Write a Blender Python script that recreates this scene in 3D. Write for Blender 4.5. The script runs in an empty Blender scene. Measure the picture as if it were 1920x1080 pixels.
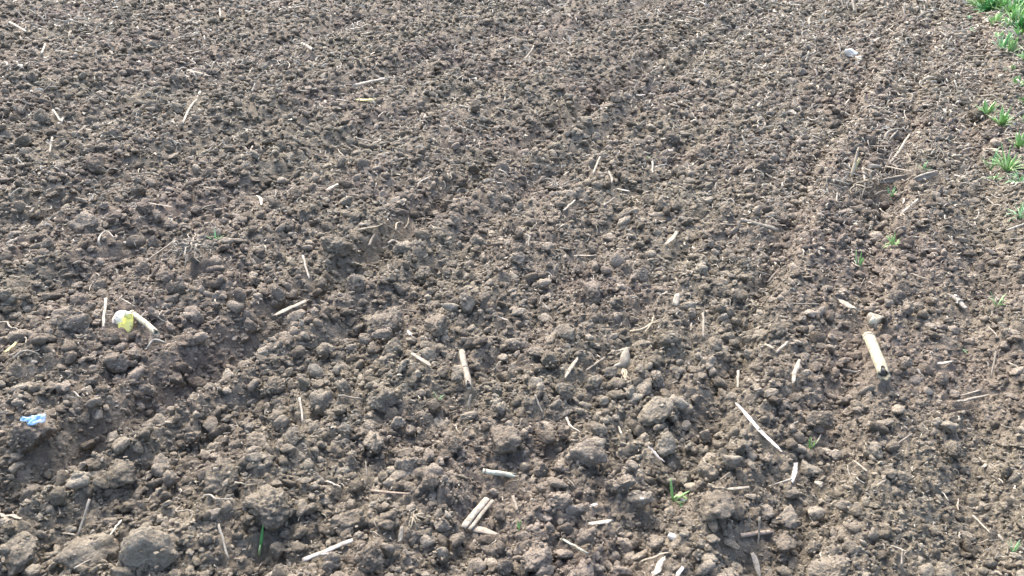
import bpy, bmesh, math, random
import numpy as np
from mathutils import Vector, Matrix, Euler

R = math.radians
rng = np.random.default_rng(7)
random.seed(7)
scene = bpy.context.scene

# ------------------------------------------------------------------ camera, sky, sun, exposure
CAM_H = 1.15
PITCH = R(27.7)
FPX = 1600.0                      # focal length in pixels of the 1920 px wide photograph
cam_data = bpy.data.cameras.new('camera')
cam_data.sensor_width = 36.0
cam_data.lens = 36.0 * FPX / 1920.0
cam_data.clip_start = 0.02
cam_data.clip_end = 500.0
cam = bpy.data.objects.new('camera', cam_data)
scene.collection.objects.link(cam)
cam.location = (0, 0, CAM_H)
cam.rotation_euler = (math.pi / 2 - PITCH, 0, 0)
scene.camera = cam

SUN_EL, SUN_AZ = R(50), R(-22)      # azimuth measured from +Y (view direction), negative = left
world = bpy.data.worlds.new('World')
scene.world = world
world.use_nodes = True
wn = world.node_tree.nodes; wl = world.node_tree.links
sky = wn.new('ShaderNodeTexSky')
sky.sky_type = 'NISHITA'
sky.sun_disc = False
sky.sun_elevation = SUN_EL
sky.sun_rotation = SUN_AZ
sky.air_density = 1.0
sky.dust_density = 6.0
sky.ozone_density = 0.6
bg = wn['Background']
bg.inputs['Strength'].default_value = 0.15
wl.new(sky.outputs['Color'], bg.inputs['Color'])

sun_data = bpy.data.lights.new('sun', 'SUN')
sun_data.energy = 0.65
sun_data.angle = R(60)
sun_data.color = (1.0, 0.96, 0.90)
sun = bpy.data.objects.new('sun', sun_data)
scene.collection.objects.link(sun)
sdir = Vector((math.sin(SUN_AZ) * math.cos(SUN_EL), math.cos(SUN_AZ) * math.cos(SUN_EL), math.sin(SUN_EL)))
sun.rotation_euler = sdir.to_track_quat('Z', 'Y').to_euler()
sun.location = sdir * 20

scene.view_settings.view_transform = 'Standard'
scene.view_settings.look = 'None'
scene.view_settings.exposure = 2.1
scene.view_settings.gamma = 1.0
scene.view_settings.use_curve_mapping = False
scene.cycles.max_bounces = 6
scene.cycles.diffuse_bounces = 3

# ------------------------------------------------------------------ numpy noise
def hsh(ix, iy, s):
    n = (ix.astype(np.int64) * 374761393 + iy.astype(np.int64) * 668265263 + s * 1274126177) & 0xffffffff
    n = ((n ^ (n >> 13)) * 1274126177) & 0xffffffff
    n = ((n ^ (n >> 16)) * 2246822519) & 0xffffffff
    return ((n ^ (n >> 15)) & 0xffffff).astype(np.float64) / 16777216.0

def gn2(x, y, s=0):
    x = np.asarray(x, float); y = np.asarray(y, float)
    ix = np.floor(x); iy = np.floor(y); fx = x - ix; fy = y - iy
    u = fx * fx * fx * (fx * (fx * 6 - 15) + 10); v = fy * fy * fy * (fy * (fy * 6 - 15) + 10)
    def g(dx, dy):
        a = hsh(ix + dx, iy + dy, s) * 2 * np.pi
        return np.cos(a) * (fx - dx) + np.sin(a) * (fy - dy)
    a = g(0, 0); b = g(1, 0); c = g(0, 1); d = g(1, 1)
    return 1.5 * ((a + (b - a) * u) * (1 - v) + (c + (d - c) * u) * v)

def fbm2(x, y, octv=4, s=0, gain=0.5):
    r = 0; a = 1.0; t = 0
    for k in range(octv):
        r = r + a * gn2(x, y, s + k * 17); t += a
        x = x * 2.03 + 5.3; y = y * 2.03 - 3.1; a *= gain
    return r / t

def domes(x, y, cell, s, rlo=0.35, rhi=0.8):
    """height of a bed of half-sunk lumps (jittered cells), in units of cell"""
    X = np.asarray(x) / cell; Y = np.asarray(y) / cell
    ix = np.floor(X); iy = np.floor(Y)
    best = np.zeros_like(X)
    for dx in (-1, 0, 1):
        for dy in (-1, 0, 1):
            cx = ix + dx; cy = iy + dy
            px = cx + hsh(cx, cy, s); py = cy + hsh(cx, cy, s + 1)
            q = hsh(cx, cy, s + 2)
            r = rlo + (rhi - rlo) * q * q
            th = hsh(cx, cy, s + 3) * np.pi
            ex = (X - px) * np.cos(th) + (Y - py) * np.sin(th)
            ey = -(X - px) * np.sin(th) + (Y - py) * np.cos(th)
            k = np.clip(1 - (ex * ex + ey * ey * 1.7) / (r * r), 0, 1)
            best = np.maximum(best, r * np.sqrt(k))
    return best

def gn3(p, s=0):
    x, y, z = p[:, 0], p[:, 1], p[:, 2]
    ix, iy, iz = np.floor(x), np.floor(y), np.floor(z)
    fx, fy, fz = x - ix, y - iy, z - iz
    f = lambda t: t * t * t * (t * (t * 6 - 15) + 10)
    u, v, w = f(fx), f(fy), f(fz)
    def g(dx, dy, dz):
        a = hsh(ix + dx + 57 * (iz + dz), iy + dy - 131 * (iz + dz), s) * 2 * np.pi
        b = hsh(ix + dx - 91 * (iz + dz), iy + dy + 43 * (iz + dz), s + 5) * 2 - 1
        c = np.sqrt(1 - b * b)
        return np.cos(a) * c * (fx - dx) + np.sin(a) * c * (fy - dy) + b * (fz - dz)
    l = lambda a, b, t: a + (b - a) * t
    x00 = l(g(0, 0, 0), g(1, 0, 0), u); x10 = l(g(0, 1, 0), g(1, 1, 0), u)
    x01 = l(g(0, 0, 1), g(1, 0, 1), u); x11 = l(g(0, 1, 1), g(1, 1, 1), u)
    return 1.5 * l(l(x00, x10, v), l(x01, x11, v), w)

# ------------------------------------------------------------------ materials
def new_mat(name):
    m = bpy.data.materials.new(name); m.use_nodes = True
    nt = m.node_tree
    return m, nt, nt.nodes['Principled BSDF']

def ramp(nt, stops):
    r = nt.nodes.new('ShaderNodeValToRGB')
    els = r.color_ramp.elements
    while len(els) < len(stops): els.new(0.5)
    for e, (p, c) in zip(els, stops):
        e.position = p; e.color = (*c, 1)
    return r

def noise_node(nt, vec, scale, detail=4, rough=0.6):
    n = nt.nodes.new('ShaderNodeTexNoise')
    n.inputs['Scale'].default_value = scale; n.inputs['Detail'].default_value = detail; n.inputs['Roughness'].default_value = rough
    nt.links.new(vec, n.inputs['Vector'])
    return n.outputs['Fac']

def math_node(nt, op, a, b):
    n = nt.nodes.new('ShaderNodeMath'); n.operation = op
    for i, q in enumerate((a, b)):
        if isinstance(q, (int, float)): n.inputs[i].default_value = q
        else: nt.links.new(q, n.inputs[i])
    return n.outputs[0]

def soil_material(name, per_instance, vary=0.34, dry=0.0):
    m, nt, b = new_mat(name)
    geo = nt.nodes.new('ShaderNodeNewGeometry'); pos = geo.outputs['Position']
    big = noise_node(nt, pos, 1.3, 3)
    mid = noise_node(nt, pos, 22, 5, 0.65)
    fine = noise_node(nt, pos, 190, 4, 0.7)
    f = math_node(nt, 'ADD', math_node(nt, 'MULTIPLY', mid, 0.55), math_node(nt, 'MULTIPLY', fine, 0.45))
    if per_instance:
        oi = nt.nodes.new('ShaderNodeObjectInfo')
        f = math_node(nt, 'ADD', f, math_node(nt, 'ADD', math_node(nt, 'MULTIPLY', math_node(nt, 'SUBTRACT', oi.outputs['Random'], 0.5), vary), dry))
    c1 = ramp(nt, [(0.22, SOIL[0]), (0.5, SOIL[1]), (0.78, SOIL[2])])
    nt.links.new(f, c1.inputs[0])
    c2 = ramp(nt, [(0.22, SOIL_RED[0]), (0.5, SOIL_RED[1]), (0.78, SOIL_RED[2])])
    nt.links.new(f, c2.inputs[0])
    mx = nt.nodes.new('ShaderNodeMix'); mx.data_type = 'RGBA'
    r = ramp(nt, [(0.42, (0, 0, 0)), (0.66, (1, 1, 1))]); nt.links.new(big, r.inputs[0])
    nt.links.new(r.outputs[0], mx.inputs[0]); nt.links.new(c1.outputs[0], mx.inputs[6]); nt.links.new(c2.outputs[0], mx.inputs[7])
    nt.links.new(mx.outputs[2], b.inputs['Base Color'])
    b.inputs['Roughness'].default_value = 0.93
    b.inputs['Specular IOR Level'].default_value = 0.22
    bn = noise_node(nt, pos, 260, 5, 0.75)
    bn2 = noise_node(nt, pos, 75, 4, 0.7)
    vo = nt.nodes.new('ShaderNodeTexVoronoi'); vo.inputs['Scale'].default_value = 130; nt.links.new(pos, vo.inputs['Vector'])
    bsum = math_node(nt, 'ADD', math_node(nt, 'MULTIPLY', bn, 0.6), math_node(nt, 'SUBTRACT', bn2, math_node(nt, 'MULTIPLY', vo.outputs['Distance'], 0.6)))
    bp = nt.nodes.new('ShaderNodeBump'); bp.inputs['Strength'].default_value = 0.9; bp.inputs['Distance'].default_value = 0.008
    nt.links.new(bsum, bp.inputs['Height']); nt.links.new(bp.outputs[0], b.inputs['Normal'])
    return m

SOIL = [(0.062, 0.053, 0.040), (0.159, 0.141, 0.110), (0.316, 0.288, 0.232)]
SOIL_RED = [(0.062, 0.050, 0.041), (0.156, 0.131, 0.109), (0.300, 0.259, 0.218)]
M_SOIL = soil_material('soil', False)
M_CRUMB = soil_material('soil_crumb', True)
M_CLOD = soil_material('soil_clod', True, 0.16, 0.05)

# ------------------------------------------------------------------ linking helpers
COL = scene.collection
def link(name, mesh, mat=None, parent=None):
    o = bpy.data.objects.new(name, mesh); COL.objects.link(o)
    if mat is not None and not mesh.materials: mesh.materials.append(mat)
    if parent is not None: o.parent = parent
    return o
def tag(o, label=None, cat=None, group=None, kind=None):
    if label: o['label'] = label
    if cat: o['category'] = cat
    if group: o['group'] = group
    if kind: o['kind'] = kind
    return o
def mesh_np(name, v, f, smooth=True):
    me = bpy.data.meshes.new(name)
    me.from_pydata([], [], []) if False else None
    v = np.asarray(v, np.float32); f = np.asarray(f, np.int32)
    me.vertices.add(len(v)); me.vertices.foreach_set('co', v.ravel())
    k = f.shape[1]
    me.loops.add(f.size); me.loops.foreach_set('vertex_index', f.ravel())
    me.polygons.add(len(f)); me.polygons.foreach_set('loop_start', np.arange(0, f.size, k, dtype=np.int32))
    if smooth: me.polygons.foreach_set('use_smooth', np.ones(len(f), bool))
    me.update(calc_edges=True)
    return me

# ------------------------------------------------------------------ terrain height
ROW = R(26)                              # tillage rows run away to the right
def flat_at(px, py, z=0.03):
    a = (px - 960) / FPX; b = (py - 540) / FPX
    k = (CAM_H - z) / (math.sin(PITCH) + b * math.cos(PITCH))
    return a * k, (math.cos(PITCH) - b * math.sin(PITCH)) * k
# hollows between the clods (picture place, radius in px, depth)
PITS = [(668, 604, 26, .045), (362, 512, 26, .05), (1130, 556, 34, .04), (568, 404, 26, .05), (150, 772, 46, .045), (1806, 194, 20, .05),
        (1668, 608, 22, .04), (1180, 362, 24, .04), (700, 470, 22, .045), (210, 682, 28, .04), (488, 1010, 40, .05), (1555, 1075, 40, .05),
        (1415, 1025, 34, .045), (600, 760, 24, .04), (1232, 640, 20, .045), (1210, 800, 26, .04), (210, 455, 22, .045), (25, 700, 30, .05),
        (1640, 838, 24, .035), (430, 930, 24, .04), (300, 920, 30, .035), (200, 1000, 40, .03), (820, 292, 18, .04), (1840, 222, 18, .05), (100, 355, 24, .03), (1655, 354, 44, .06), (1600, 366, 26, .05), (1880, 520, 34, .05), (1865, 480, 26, .04), (60, 690, 26, .03)]
PIT_W = []
for _x, _y, _r, _d in PITS:
    _cx, _cy = flat_at(_x, _y); _ex, _ey = flat_at(_x + _r, _y)
    PIT_W.append((_cx, _cy, _ex - _cx, _d))
def across(x, y): return x * math.cos(ROW) - y * math.sin(ROW)
# deeper tine grooves through picture places: (px, py, depth, half width)
GROOVES = [(600, 525, .060, .07), (150, 772, .055, .07), (1000, 330, .035, .07), (1535, 900, .012, .06), (1700, 760, .012, .07), (1850, 560, .03, .08),
           (980, 640, .014, .05), (1300, 560, .015, .05), (330, 330, .045, .09), (250, 150, .05, .11), (700, 250, .045, .09), (900, 60, .05, .11), (1240, 900, .02, .05)]
GR_U = [(across(*flat_at(a, b)), d, w) for a, b, d, w in GROOVES]
TRACK_U = across(*flat_at(1560, 880))
def smooth_track(x, y):
    """1 where the soil has been rolled finer, right of the last pass"""
    u = across(x, y) + 0.05 * gn2(np.asarray(x) * 3, np.asarray(y) * 3, 6)
    return 1 / (1 + np.exp(-(u - TRACK_U) / 0.04))
def height(x, y, detail=True):
    x = np.asarray(x, float); y = np.asarray(y, float)
    u = across(x, y)
    v = x * math.sin(ROW) + y * math.cos(ROW)      # along the rows
    wob = 0.045 * gn2(u * 1.3, v * 0.9, 3) + 0.02 * gn2(u * 5, v * 3, 4)
    uu = u + wob
    ph = uu * 2 * np.pi / 0.27
    z = 0.021 * np.sin(ph + 0.55 * np.sin(ph)) * (0.85 + 0.25 * gn2(u * 2.2, v * 0.6, 8)) + 0.018 * gn2(u * 3.4, v * 0.55, 5)
    for gu, gd, gw in GR_U:
        z = z - 1.25 * gd * np.exp(-((uu - gu) / gw) ** 2) + 0.45 * gd * np.exp(-((uu - gu - 1.9 * gw) / gw) ** 2)
    z = z + 0.022 * fbm2(x * 1.6, y * 1.6, 3, 11)
    z = z + 0.012 * fbm2(x * 6.5, y * 6.5, 3, 21)
    for cx, cy, cr, cd in PIT_W:
        q = ((x - cx) ** 2 + (y - cy) ** 2) / (cr * cr)
        z = z - 0.75 * cd * np.exp(-np.minimum(q, 30) * 1.2)
    if detail:
        wx = x + 0.022 * fbm2(x * 24, y * 24, 3, 31); wy = y + 0.022 * fbm2(x * 24, y * 24, 3, 33)
        sm = 1 - 0.25 * smooth_track(x, y)
        z = z + sm * 0.070 * 0.34 * domes(wx, wy, 0.070, 41, 0.15, 0.75)
        z += sm * 0.036 * 0.60 * domes(wx, wy, 0.036, 51, 0.25, 0.80)
        z += 0.015 * 0.60 * domes(wx, wy, 0.015, 61, 0.30, 0.80)
        z += 0.012 * fbm2(x * 70, y * 70, 3, 71, 0.65)
    return z

def half_vis(y): return 0.53 * y + 0.42
def half_all(y): return 0.62 * y + 1.3

def build_ground():
    ys = [0.35]
    while ys[-1] < 9.0:
        y = ys[-1]
        ys.append(y * (1 + (0.0060 if y < 0.85 else 0.0027 + 0.00018 * y)))
    while ys[-1] < 90: ys.append(ys[-1] * 1.07)
    ys = np.array(ys)
    t = np.linspace(-1, 1, 821)
    a = np.abs(t); T = 0.88
    Y, TT = np.meshgrid(ys, t, indexing='ij')
    A = np.abs(TT)
    hv = half_vis(Y); ha = np.where(Y > 12, half_all(Y) + (Y - 12) * 1.2, half_all(Y))
    X = np.sign(TT) * np.where(A < T, A / T * hv, hv + (ha - hv) * ((A - T) / (1 - T)) ** 1.6)
    X = X + 0.0005 * gn2(X * 400, Y * 400, 2)
    Z = height(X, Y)
    nr, nc = X.shape
    v = np.stack([X.ravel(), Y.ravel(), Z.ravel()], 1)
    idx = np.arange(nr * nc).reshape(nr, nc)
    f = np.stack([idx[:-1, :-1].ravel(), idx[:-1, 1:].ravel(), idx[1:, 1:].ravel(), idx[1:, :-1].ravel()], 1)
    o = link('ground', mesh_np('ground', v, f), M_SOIL)
    tag(o, 'freshly tilled grey-brown soil of the field', 'field', kind='structure')
    return len(f)
N_GROUND = build_ground()

# ------------------------------------------------------------------ picture -> ground
CP, SP = math.cos(PITCH), math.sin(PITCH)
def ray(px, py):
    a = (px - 960) / FPX; b = (py - 540) / FPX
    return np.array([a, CP - b * SP, -SP - b * CP])
def ground_at(px, py, lift=0.0):
    """point of the soil surface seen at a pixel of the photograph"""
    d = ray(px, py); z = lift
    for k in range(6):
        s = (z - CAM_H) / d[2]
        p = np.array([0, 0, CAM_H]) + d * s
        z = float(height(p[0], p[1], False)) + 0.025 + lift
    return np.array([p[0], p[1], z])
def px_size(p): # metres per photograph pixel at a point
    return (p[1] * CP + (CAM_H - p[2]) * SP) / FPX

# ------------------------------------------------------------------ clods
def clod_mesh(name, seed, sub, rough=1.0, smooth=True):
    r_ = np.random.default_rng(seed)
    bm = bmesh.new(); bmesh.ops.create_icosphere(bm, subdivisions=sub, radius=1.0)
    n = np.array([q.co[:] for q in bm.verts]); f = np.array([[w.index for w in q.verts] for q in bm.faces]); bm.free()
    n /= np.linalg.norm(n, axis=1)[:, None]
    nn = n + 0.18 * np.stack([gn3(n * 1.7 + 3, seed), gn3(n * 1.7 + 9, seed + 1), gn3(n * 1.7 + 15, seed + 2)], 1)
    nn /= np.linalg.norm(nn, axis=1)[:, None]
    r = np.ones(len(n))
    for k in range(r_.integers(11, 17)):
        d = r_.normal(size=3); d /= np.linalg.norm(d)
        off = r_.uniform(0.50, 0.88)
        c = nn @ d
        cut = np.where(c > 0.05, off / np.maximum(c, 0.05), 9)
        r = -np.log(np.exp(-32 * r) + np.exp(-32 * np.minimum(cut, 3))) / 32
    r *= 1 + rough * (0.16 * gn3(n * 1.9 + 1, seed + 3) + 0.10 * gn3(n * 4.3, seed + 4))
    if sub >= 3:
        r += rough * (0.09 * gn3(n * 8, seed + 5) + 0.08 * np.abs(gn3(n * 5 + 7, seed + 6)))
    if sub >= 4:
        r += rough * (0.08 * gn3(n * 15, seed + 7) + 0.055 * gn3(n * 31, seed + 8))
    if sub >= 5:
        r += rough * (0.03 * gn3(n * 58, seed + 9) - 0.06 * np.maximum(0, gn3(n * 7 + 4, seed + 10)))
    p = n * r[:, None] * np.array([1.0, r_.uniform(0.75, 1.0), r_.uniform(0.62, 0.85)])
    p /= np.abs(p).max()
    return mesh_np(name, p, f, smooth)

CLOD_MESHES = [clod_mesh('clod_shape', 100 + i, 5 if i < 4 else 4) for i in range(14)]
for m in CLOD_MESHES: m.materials.append(M_CLOD)

keep_clear = []          # (x, y, radius) discs where no loose crumb may sit on top
taken = []               # clods placed: x, y, r
def add_clod(p, r, var, rot, label, group=None, squash=(1, 1, 1), sink=0.2):
    o = link('soil_clod', CLOD_MESHES[var % len(CLOD_MESHES)])
    o.location = p; o.rotation_euler = rot
    o.scale = (r * squash[0], r * squash[1], r * squash[2])
    tag(o, label, 'clod', group)
    taken.append((p[0], p[1], p[2], r))
    return o

# hero clods: picture centre, width px, height ratio, label
HERO = [
 (420, 895, 84, 'pointed pale slab-like clod tilted up with a dark hollow at its foot'),
 (225, 866, 72, 'squarish clod with a cream top edge, left of the tilted slab clod'),
 (303, 872, 60, 'round dark-based clod between the squarish clod and the tilted slab clod'),
 (62, 815, 92, 'flat-topped clod directly below the blue plastic scrap'),
 (165, 1034, 112, 'large long clod under two upright straws at the lower left'),
 (38, 1034, 90, 'large rounded clod filling the lower left corner'),
 (508, 945, 110, 'big reddish clod right above the upright dark green blade'),
 (648, 972, 88, 'broad rough clod left of the little root tuft near the bottom edge'),
 (1096, 847, 80, 'broad pale-topped clod in the cluster of big lumps'),
 (1165, 902, 60, 'dark rounded clod just below the frayed white straw'),
 (1204, 932, 58, 'clod with a small white speck on its face'),
 (1342, 945, 88, 'long reddish clod beside the green two-bladed sprout'),
 (1052, 932, 58, 'low reddish-brown clod above the short tan chip'),
 (700, 598, 56, 'dark overhanging clod with a black hollow on its right'),
 (722, 606, 80, 'humped pale clod right of the black hollow'),
 (718, 626, 40, 'small two-tone clod in front of the humped pale clod'),
 (820, 605, 60, 'low humped clod below the thin dark twig'),
 (718, 740, 62, 'broad low clod with a rough top near the field middle'),
 (948, 822, 78, 'wide flattened clod above the greenish pale stalk'),
 (1228, 772, 84, 'wide crusty clod with a dark right flank'),
 (510, 722, 56, 'sharp-ridged dark clod left of the thin upright straw'),
 (300, 690, 36, 'round smooth clod below the yellow and white wrapper'),
 (215, 672, 58, 'flat clod with a dark slot beneath it'),
 (700, 824, 70, 'knobbly clod above the reddish clod group'),
 (1260, 632, 60, 'steep clod below the branching pale root'),
 (1065, 622, 44, 'pyramid clod with a dark right face'),
 (1480, 968, 50, 'smooth pale rounded clod near the bare right-hand soil'),
 (1475, 1014, 50, 'egg-shaped pale clod beside the reddish twig'),
 (1560, 1058, 88, 'slab clod with a black slot under it at the bottom edge'),
 (1640, 826, 52, 'flat dark clod with a shadow line beneath it'),
 (1540, 785, 52, 'pointed grey clod in the smoother right-hand soil'),
 (1790, 840, 44, 'dark lump in the fine soil of the right edge'),
 (760, 466, 44, 'smooth yellowish clod with a dark left side, beneath a bent root'),
 (790, 484, 40, 'rounded clod touching the smooth yellowish clod'),
 (970, 482, 34, 'small pale yellowish clod alone in the middle'),
 (730, 512, 34, 'round clod sitting in the shallow furrow'),
 (1110, 545, 60, 'flat dark-fronted clod with a black slit under it'),
 (190, 272, 34, 'upright bluish-grey clod with a dark hole beside it'),
 (185, 335, 60, 'long low clod with a shaded front in the left rows'),
 (1660, 182, 26, 'rounded pale clod below the white stone'),
 (1760, 143, 30, 'dark-sided clod at the start of the green margin'),
 (1230, 1012, 40, 'pale clod beside the translucent grey pebble'),
 (1005, 1040, 70, 'mossy rounded clod at the middle of the bottom edge'),
 (1100, 1005, 40, 'cube-like grey clod with a dark left side'),
 (1370, 860, 40, 'flat-topped pebble-like clod in the right-centre crumbs'),
 (690, 1040, 60, 'tall grey clod right of the forked white straw'),
 (860, 700, 40, 'fissured clod left of the upright cream stalk'),
 (1803, 184, 44, 'dark hollowed lump at the edge of the green margin'),
 (1834, 214, 40, 'blackish clod just left of the bright green seedlings'),
 (1852, 250, 34, 'dark rooty clod below the bright green seedlings'),
 (905, 560, 36, 'low dark clod in the black hollow above centre'),
]
for i, (px, py, w, lab) in enumerate(HERO):
    p = ground_at(px, py, 0.012)
    r = w * 0.5 * px_size(p) * 1.05
    var = (i * 5) % 14
    add_clod((p[0], p[1], p[2] - 0.16 * r), r, var, (rng.uniform(-.35, .35), rng.uniform(-.35, .35), rng.uniform(0, 6.28)), lab, squash=(1.05, 0.95, 0.85))


# ------------------------------------------------------------------ plant matter: materials
def fibre_material(name, dark, mid, light, rough=0.75, transl=0.0, soiled=True):
    m, nt, b = new_mat(name)
    tc = nt.nodes.new('ShaderNodeTexCoord'); geo = nt.nodes.new('ShaderNodeNewGeometry')
    oi = nt.nodes.new('ShaderNodeObjectInfo')
    f = math_node(nt, 'ADD', math_node(nt, 'MULTIPLY', noise_node(nt, geo.outputs['Position'], 60, 3), 0.5),
                  math_node(nt, 'MULTIPLY', noise_node(nt, geo.outputs['Position'], 340, 4, 0.7), 0.5))
    f = math_node(nt, 'ADD', f, math_node(nt, 'MULTIPLY', math_node(nt, 'SUBTRACT', oi.outputs['Random'], 0.5), 0.30))
    c = ramp(nt, [(0.25, dark), (0.48, mid), (0.70, light)]); nt.links.new(f, c.inputs[0])
    st = ramp(nt, [(0.45, (0, 0, 0)), (0.66, (0.8, 0.8, 0.8))]); nt.links.new(noise_node(nt, geo.outputs['Position'], 95, 4, 0.7), st.inputs[0])
    mx = nt.nodes.new('ShaderNodeMix'); mx.data_type = 'RGBA'
    nt.links.new(st.outputs[0], mx.inputs[0]); nt.links.new(c.outputs[0], mx.inputs[6]); mx.inputs[7].default_value = (0.13, 0.115, 0.095, 1)
    nt.links.new(mx.outputs[2] if soiled else c.outputs[0], b.inputs['Base Color'])
    b.inputs['Roughness'].default_value = rough; b.inputs['Specular IOR Level'].default_value = 0.3
    if transl:
        b.inputs['Transmission Weight'].default_value = 0.0
        b.inputs['Subsurface Weight'].default_value = transl
        b.inputs['Subsurface Radius'].default_value = (0.002, 0.004, 0.001)
        b.inputs['Subsurface Scale'].default_value = 1.0
    bp = nt.nodes.new('ShaderNodeBump'); bp.inputs['Strength'].default_value = 0.5; bp.inputs['Distance'].default_value = 0.002
    nt.links.new(noise_node(nt, geo.outputs['Position'], 500, 3), bp.inputs['Height']); nt.links.new(bp.outputs[0], b.inputs['Normal'])
    return m
M_PALE = fibre_material('straw_pale', (0.14, 0.124, 0.098), (0.29, 0.265, 0.217), (0.43, 0.40, 0.34))
M_TAN = fibre_material('straw_tan', (0.115, 0.10, 0.078), (0.23, 0.205, 0.165), (0.35, 0.32, 0.265))
M_WHITE = fibre_material('straw_white', (0.22, 0.205, 0.18), (0.40, 0.385, 0.36), (0.56, 0.545, 0.52))
M_STALK = fibre_material('stalk_cream', (0.22, 0.20, 0.14), (0.40, 0.375, 0.275), (0.52, 0.49, 0.39))
M_YELLOW = fibre_material('husk_yellow', (0.42, 0.38, 0.16), (0.55, 0.50, 0.24), (0.62, 0.58, 0.33))
M_ROOT = fibre_material('root_cream', (0.17, 0.145, 0.105), (0.32, 0.28, 0.205), (0.44, 0.395, 0.30))
M_HUSK = fibre_material('husk_grey', (0.10, 0.088, 0.07), (0.24, 0.215, 0.175), (0.42, 0.39, 0.33))
M_REDDISH = fibre_material('twig_reddish', (0.16, 0.122, 0.095), (0.28, 0.225, 0.178), (0.38, 0.32, 0.26))
M_DARK = fibre_material('twig_and_shade_dark', (0.035, 0.032, 0.03), (0.075, 0.068, 0.06), (0.13, 0.12, 0.105))
M_BARK = fibre_material('bark_grey', (0.09, 0.08, 0.068), (0.17, 0.15, 0.125), (0.28, 0.25, 0.21))
M_HOLLOW_SHADE = fibre_material('hollow_shade_dark', (0.03, 0.03, 0.03), (0.06, 0.06, 0.062), (0.10, 0.10, 0.10))
M_GREENSTEM = fibre_material('stalk_greenish', (0.22, 0.23, 0.17), (0.40, 0.41, 0.32), (0.52, 0.53, 0.43))
M_LEAF = fibre_material('leaf_green', (0.11, 0.20, 0.075), (0.21, 0.345, 0.145), (0.35, 0.46, 0.24), 0.5, 0.15, False)
M_LEAFPALE = fibre_material('leaf_pale_green', (0.14, 0.25, 0.13), (0.22, 0.38, 0.20), (0.32, 0.46, 0.29), 0.5, 0.15, False)
M_LEAFDARK = fibre_material('leaf_dark_green', (0.025, 0.10, 0.03), (0.05, 0.18, 0.055), (0.08, 0.25, 0.085), 0.5, 0.1, False)
M_STONE = fibre_material('stone_white', (0.50, 0.49, 0.45), (0.66, 0.65, 0.60), (0.74, 0.73, 0.68), 0.7, 0.0, False)
M_PEBBLE = fibre_material('pebble_cream', (0.28, 0.255, 0.205), (0.40, 0.37, 0.31), (0.48, 0.45, 0.39))
M_GREYPEB = fibre_material('pebble_grey', (0.28, 0.28, 0.27), (0.38, 0.38, 0.37), (0.46, 0.46, 0.45), 0.35)

# ------------------------------------------------------------------ plant matter: shapes
def sweep(pts, secs, up=(0, 0, 1), cap=True):
    pts = np.asarray(pts, float); n = len(pts)
    t = np.gradient(pts, axis=0); t /= np.maximum(np.linalg.norm(t, axis=1), 1e-9)[:, None]
    up = np.asarray(up, float)
    if abs(np.dot(t.mean(0) / max(np.linalg.norm(t.mean(0)), 1e-9), up)) > 0.93: up = np.array([0.3, 1.0, 0.0])
    side = np.cross(t, up); side /= np.maximum(np.linalg.norm(side, axis=1), 1e-9)[:, None]
    u2 = np.cross(side, t)
    V, F = [], []
    m = len(secs[0])
    for k in range(n):
        V += [tuple(pts[k] + side[k] * a + u2[k] * b) for a, b in secs[k]]
    for k in range(n - 1):
        for i in range(m):
            j = (i + 1) % m
            F.append((k * m + i, k * m + j, (k + 1) * m + j, (k + 1) * m + i))
    if cap:
        F.append(tuple(range(m))[::-1]); F.append(tuple(range((n - 1) * m, n * m)))
    return V, F
def to_obj(name, VF, mat, parent=None, origin=None, smooth=True):
    V, F = VF
    o3 = np.asarray(origin if origin is not None else (0, 0, 0), float)
    me = bpy.data.meshes.new(name)
    me.from_pydata([tuple(np.asarray(v) - o3) for v in V], [], F)
    if smooth:
        for p in me.polygons: p.use_smooth = len(p.vertices) <= 4
    me.update()
    ob = link(name, me, mat, parent)
    if parent is None and origin is not None: ob.location = origin
    return ob
def ring(r, m=8, sq=1.0, ph=0.0):
    return [(r * math.cos(ph + 2 * math.pi * i / m), r * sq * math.sin(ph + 2 * math.pi * i / m)) for i in range(m)]
def arc_sec(w, th, bend, m=6):
    """closed cross-section of a thin curved husk: width w, thickness th, arc angle bend"""
    R_ = w / max(bend, 1e-3)
    top = [((R_ + th / 2) * math.sin(a), (R_ + th / 2) * math.cos(a) - R_) for a in np.linspace(-bend / 2, bend / 2, m)]
    bot = [((R_ - th / 2) * math.sin(a), (R_ - th / 2) * math.cos(a) - R_) for a in np.linspace(bend / 2, -bend / 2, m)]
    return top + bot
def path(p0, p1, n, bend=0.03, arch=0.0, kink=0.0):
    p0 = np.asarray(p0, float); p1 = np.asarray(p1, float)
    L = np.linalg.norm(p1 - p0); t = np.linspace(0, 1, n)[:, None]
    d = (p1 - p0) / max(L, 1e-9)
    s = np.cross(d, (0, 0, 1)); s /= max(np.linalg.norm(s), 1e-6)
    a = rng.normal(0, 1); b = rng.normal(0, 1); c = rng.normal(0, 1)
    off = s * (a * np.sin(np.pi * t) + 0.6 * b * np.sin(2 * np.pi * t) + 0.35 * c * np.sin(3 * np.pi * t)) * bend * L
    q = p0 + (p1 - p0) * t + off + np.array([0, 0, 1]) * (arch * L * np.sin(np.pi * t))
    return q + rng.normal(0, kink * L, q.shape)

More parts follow.
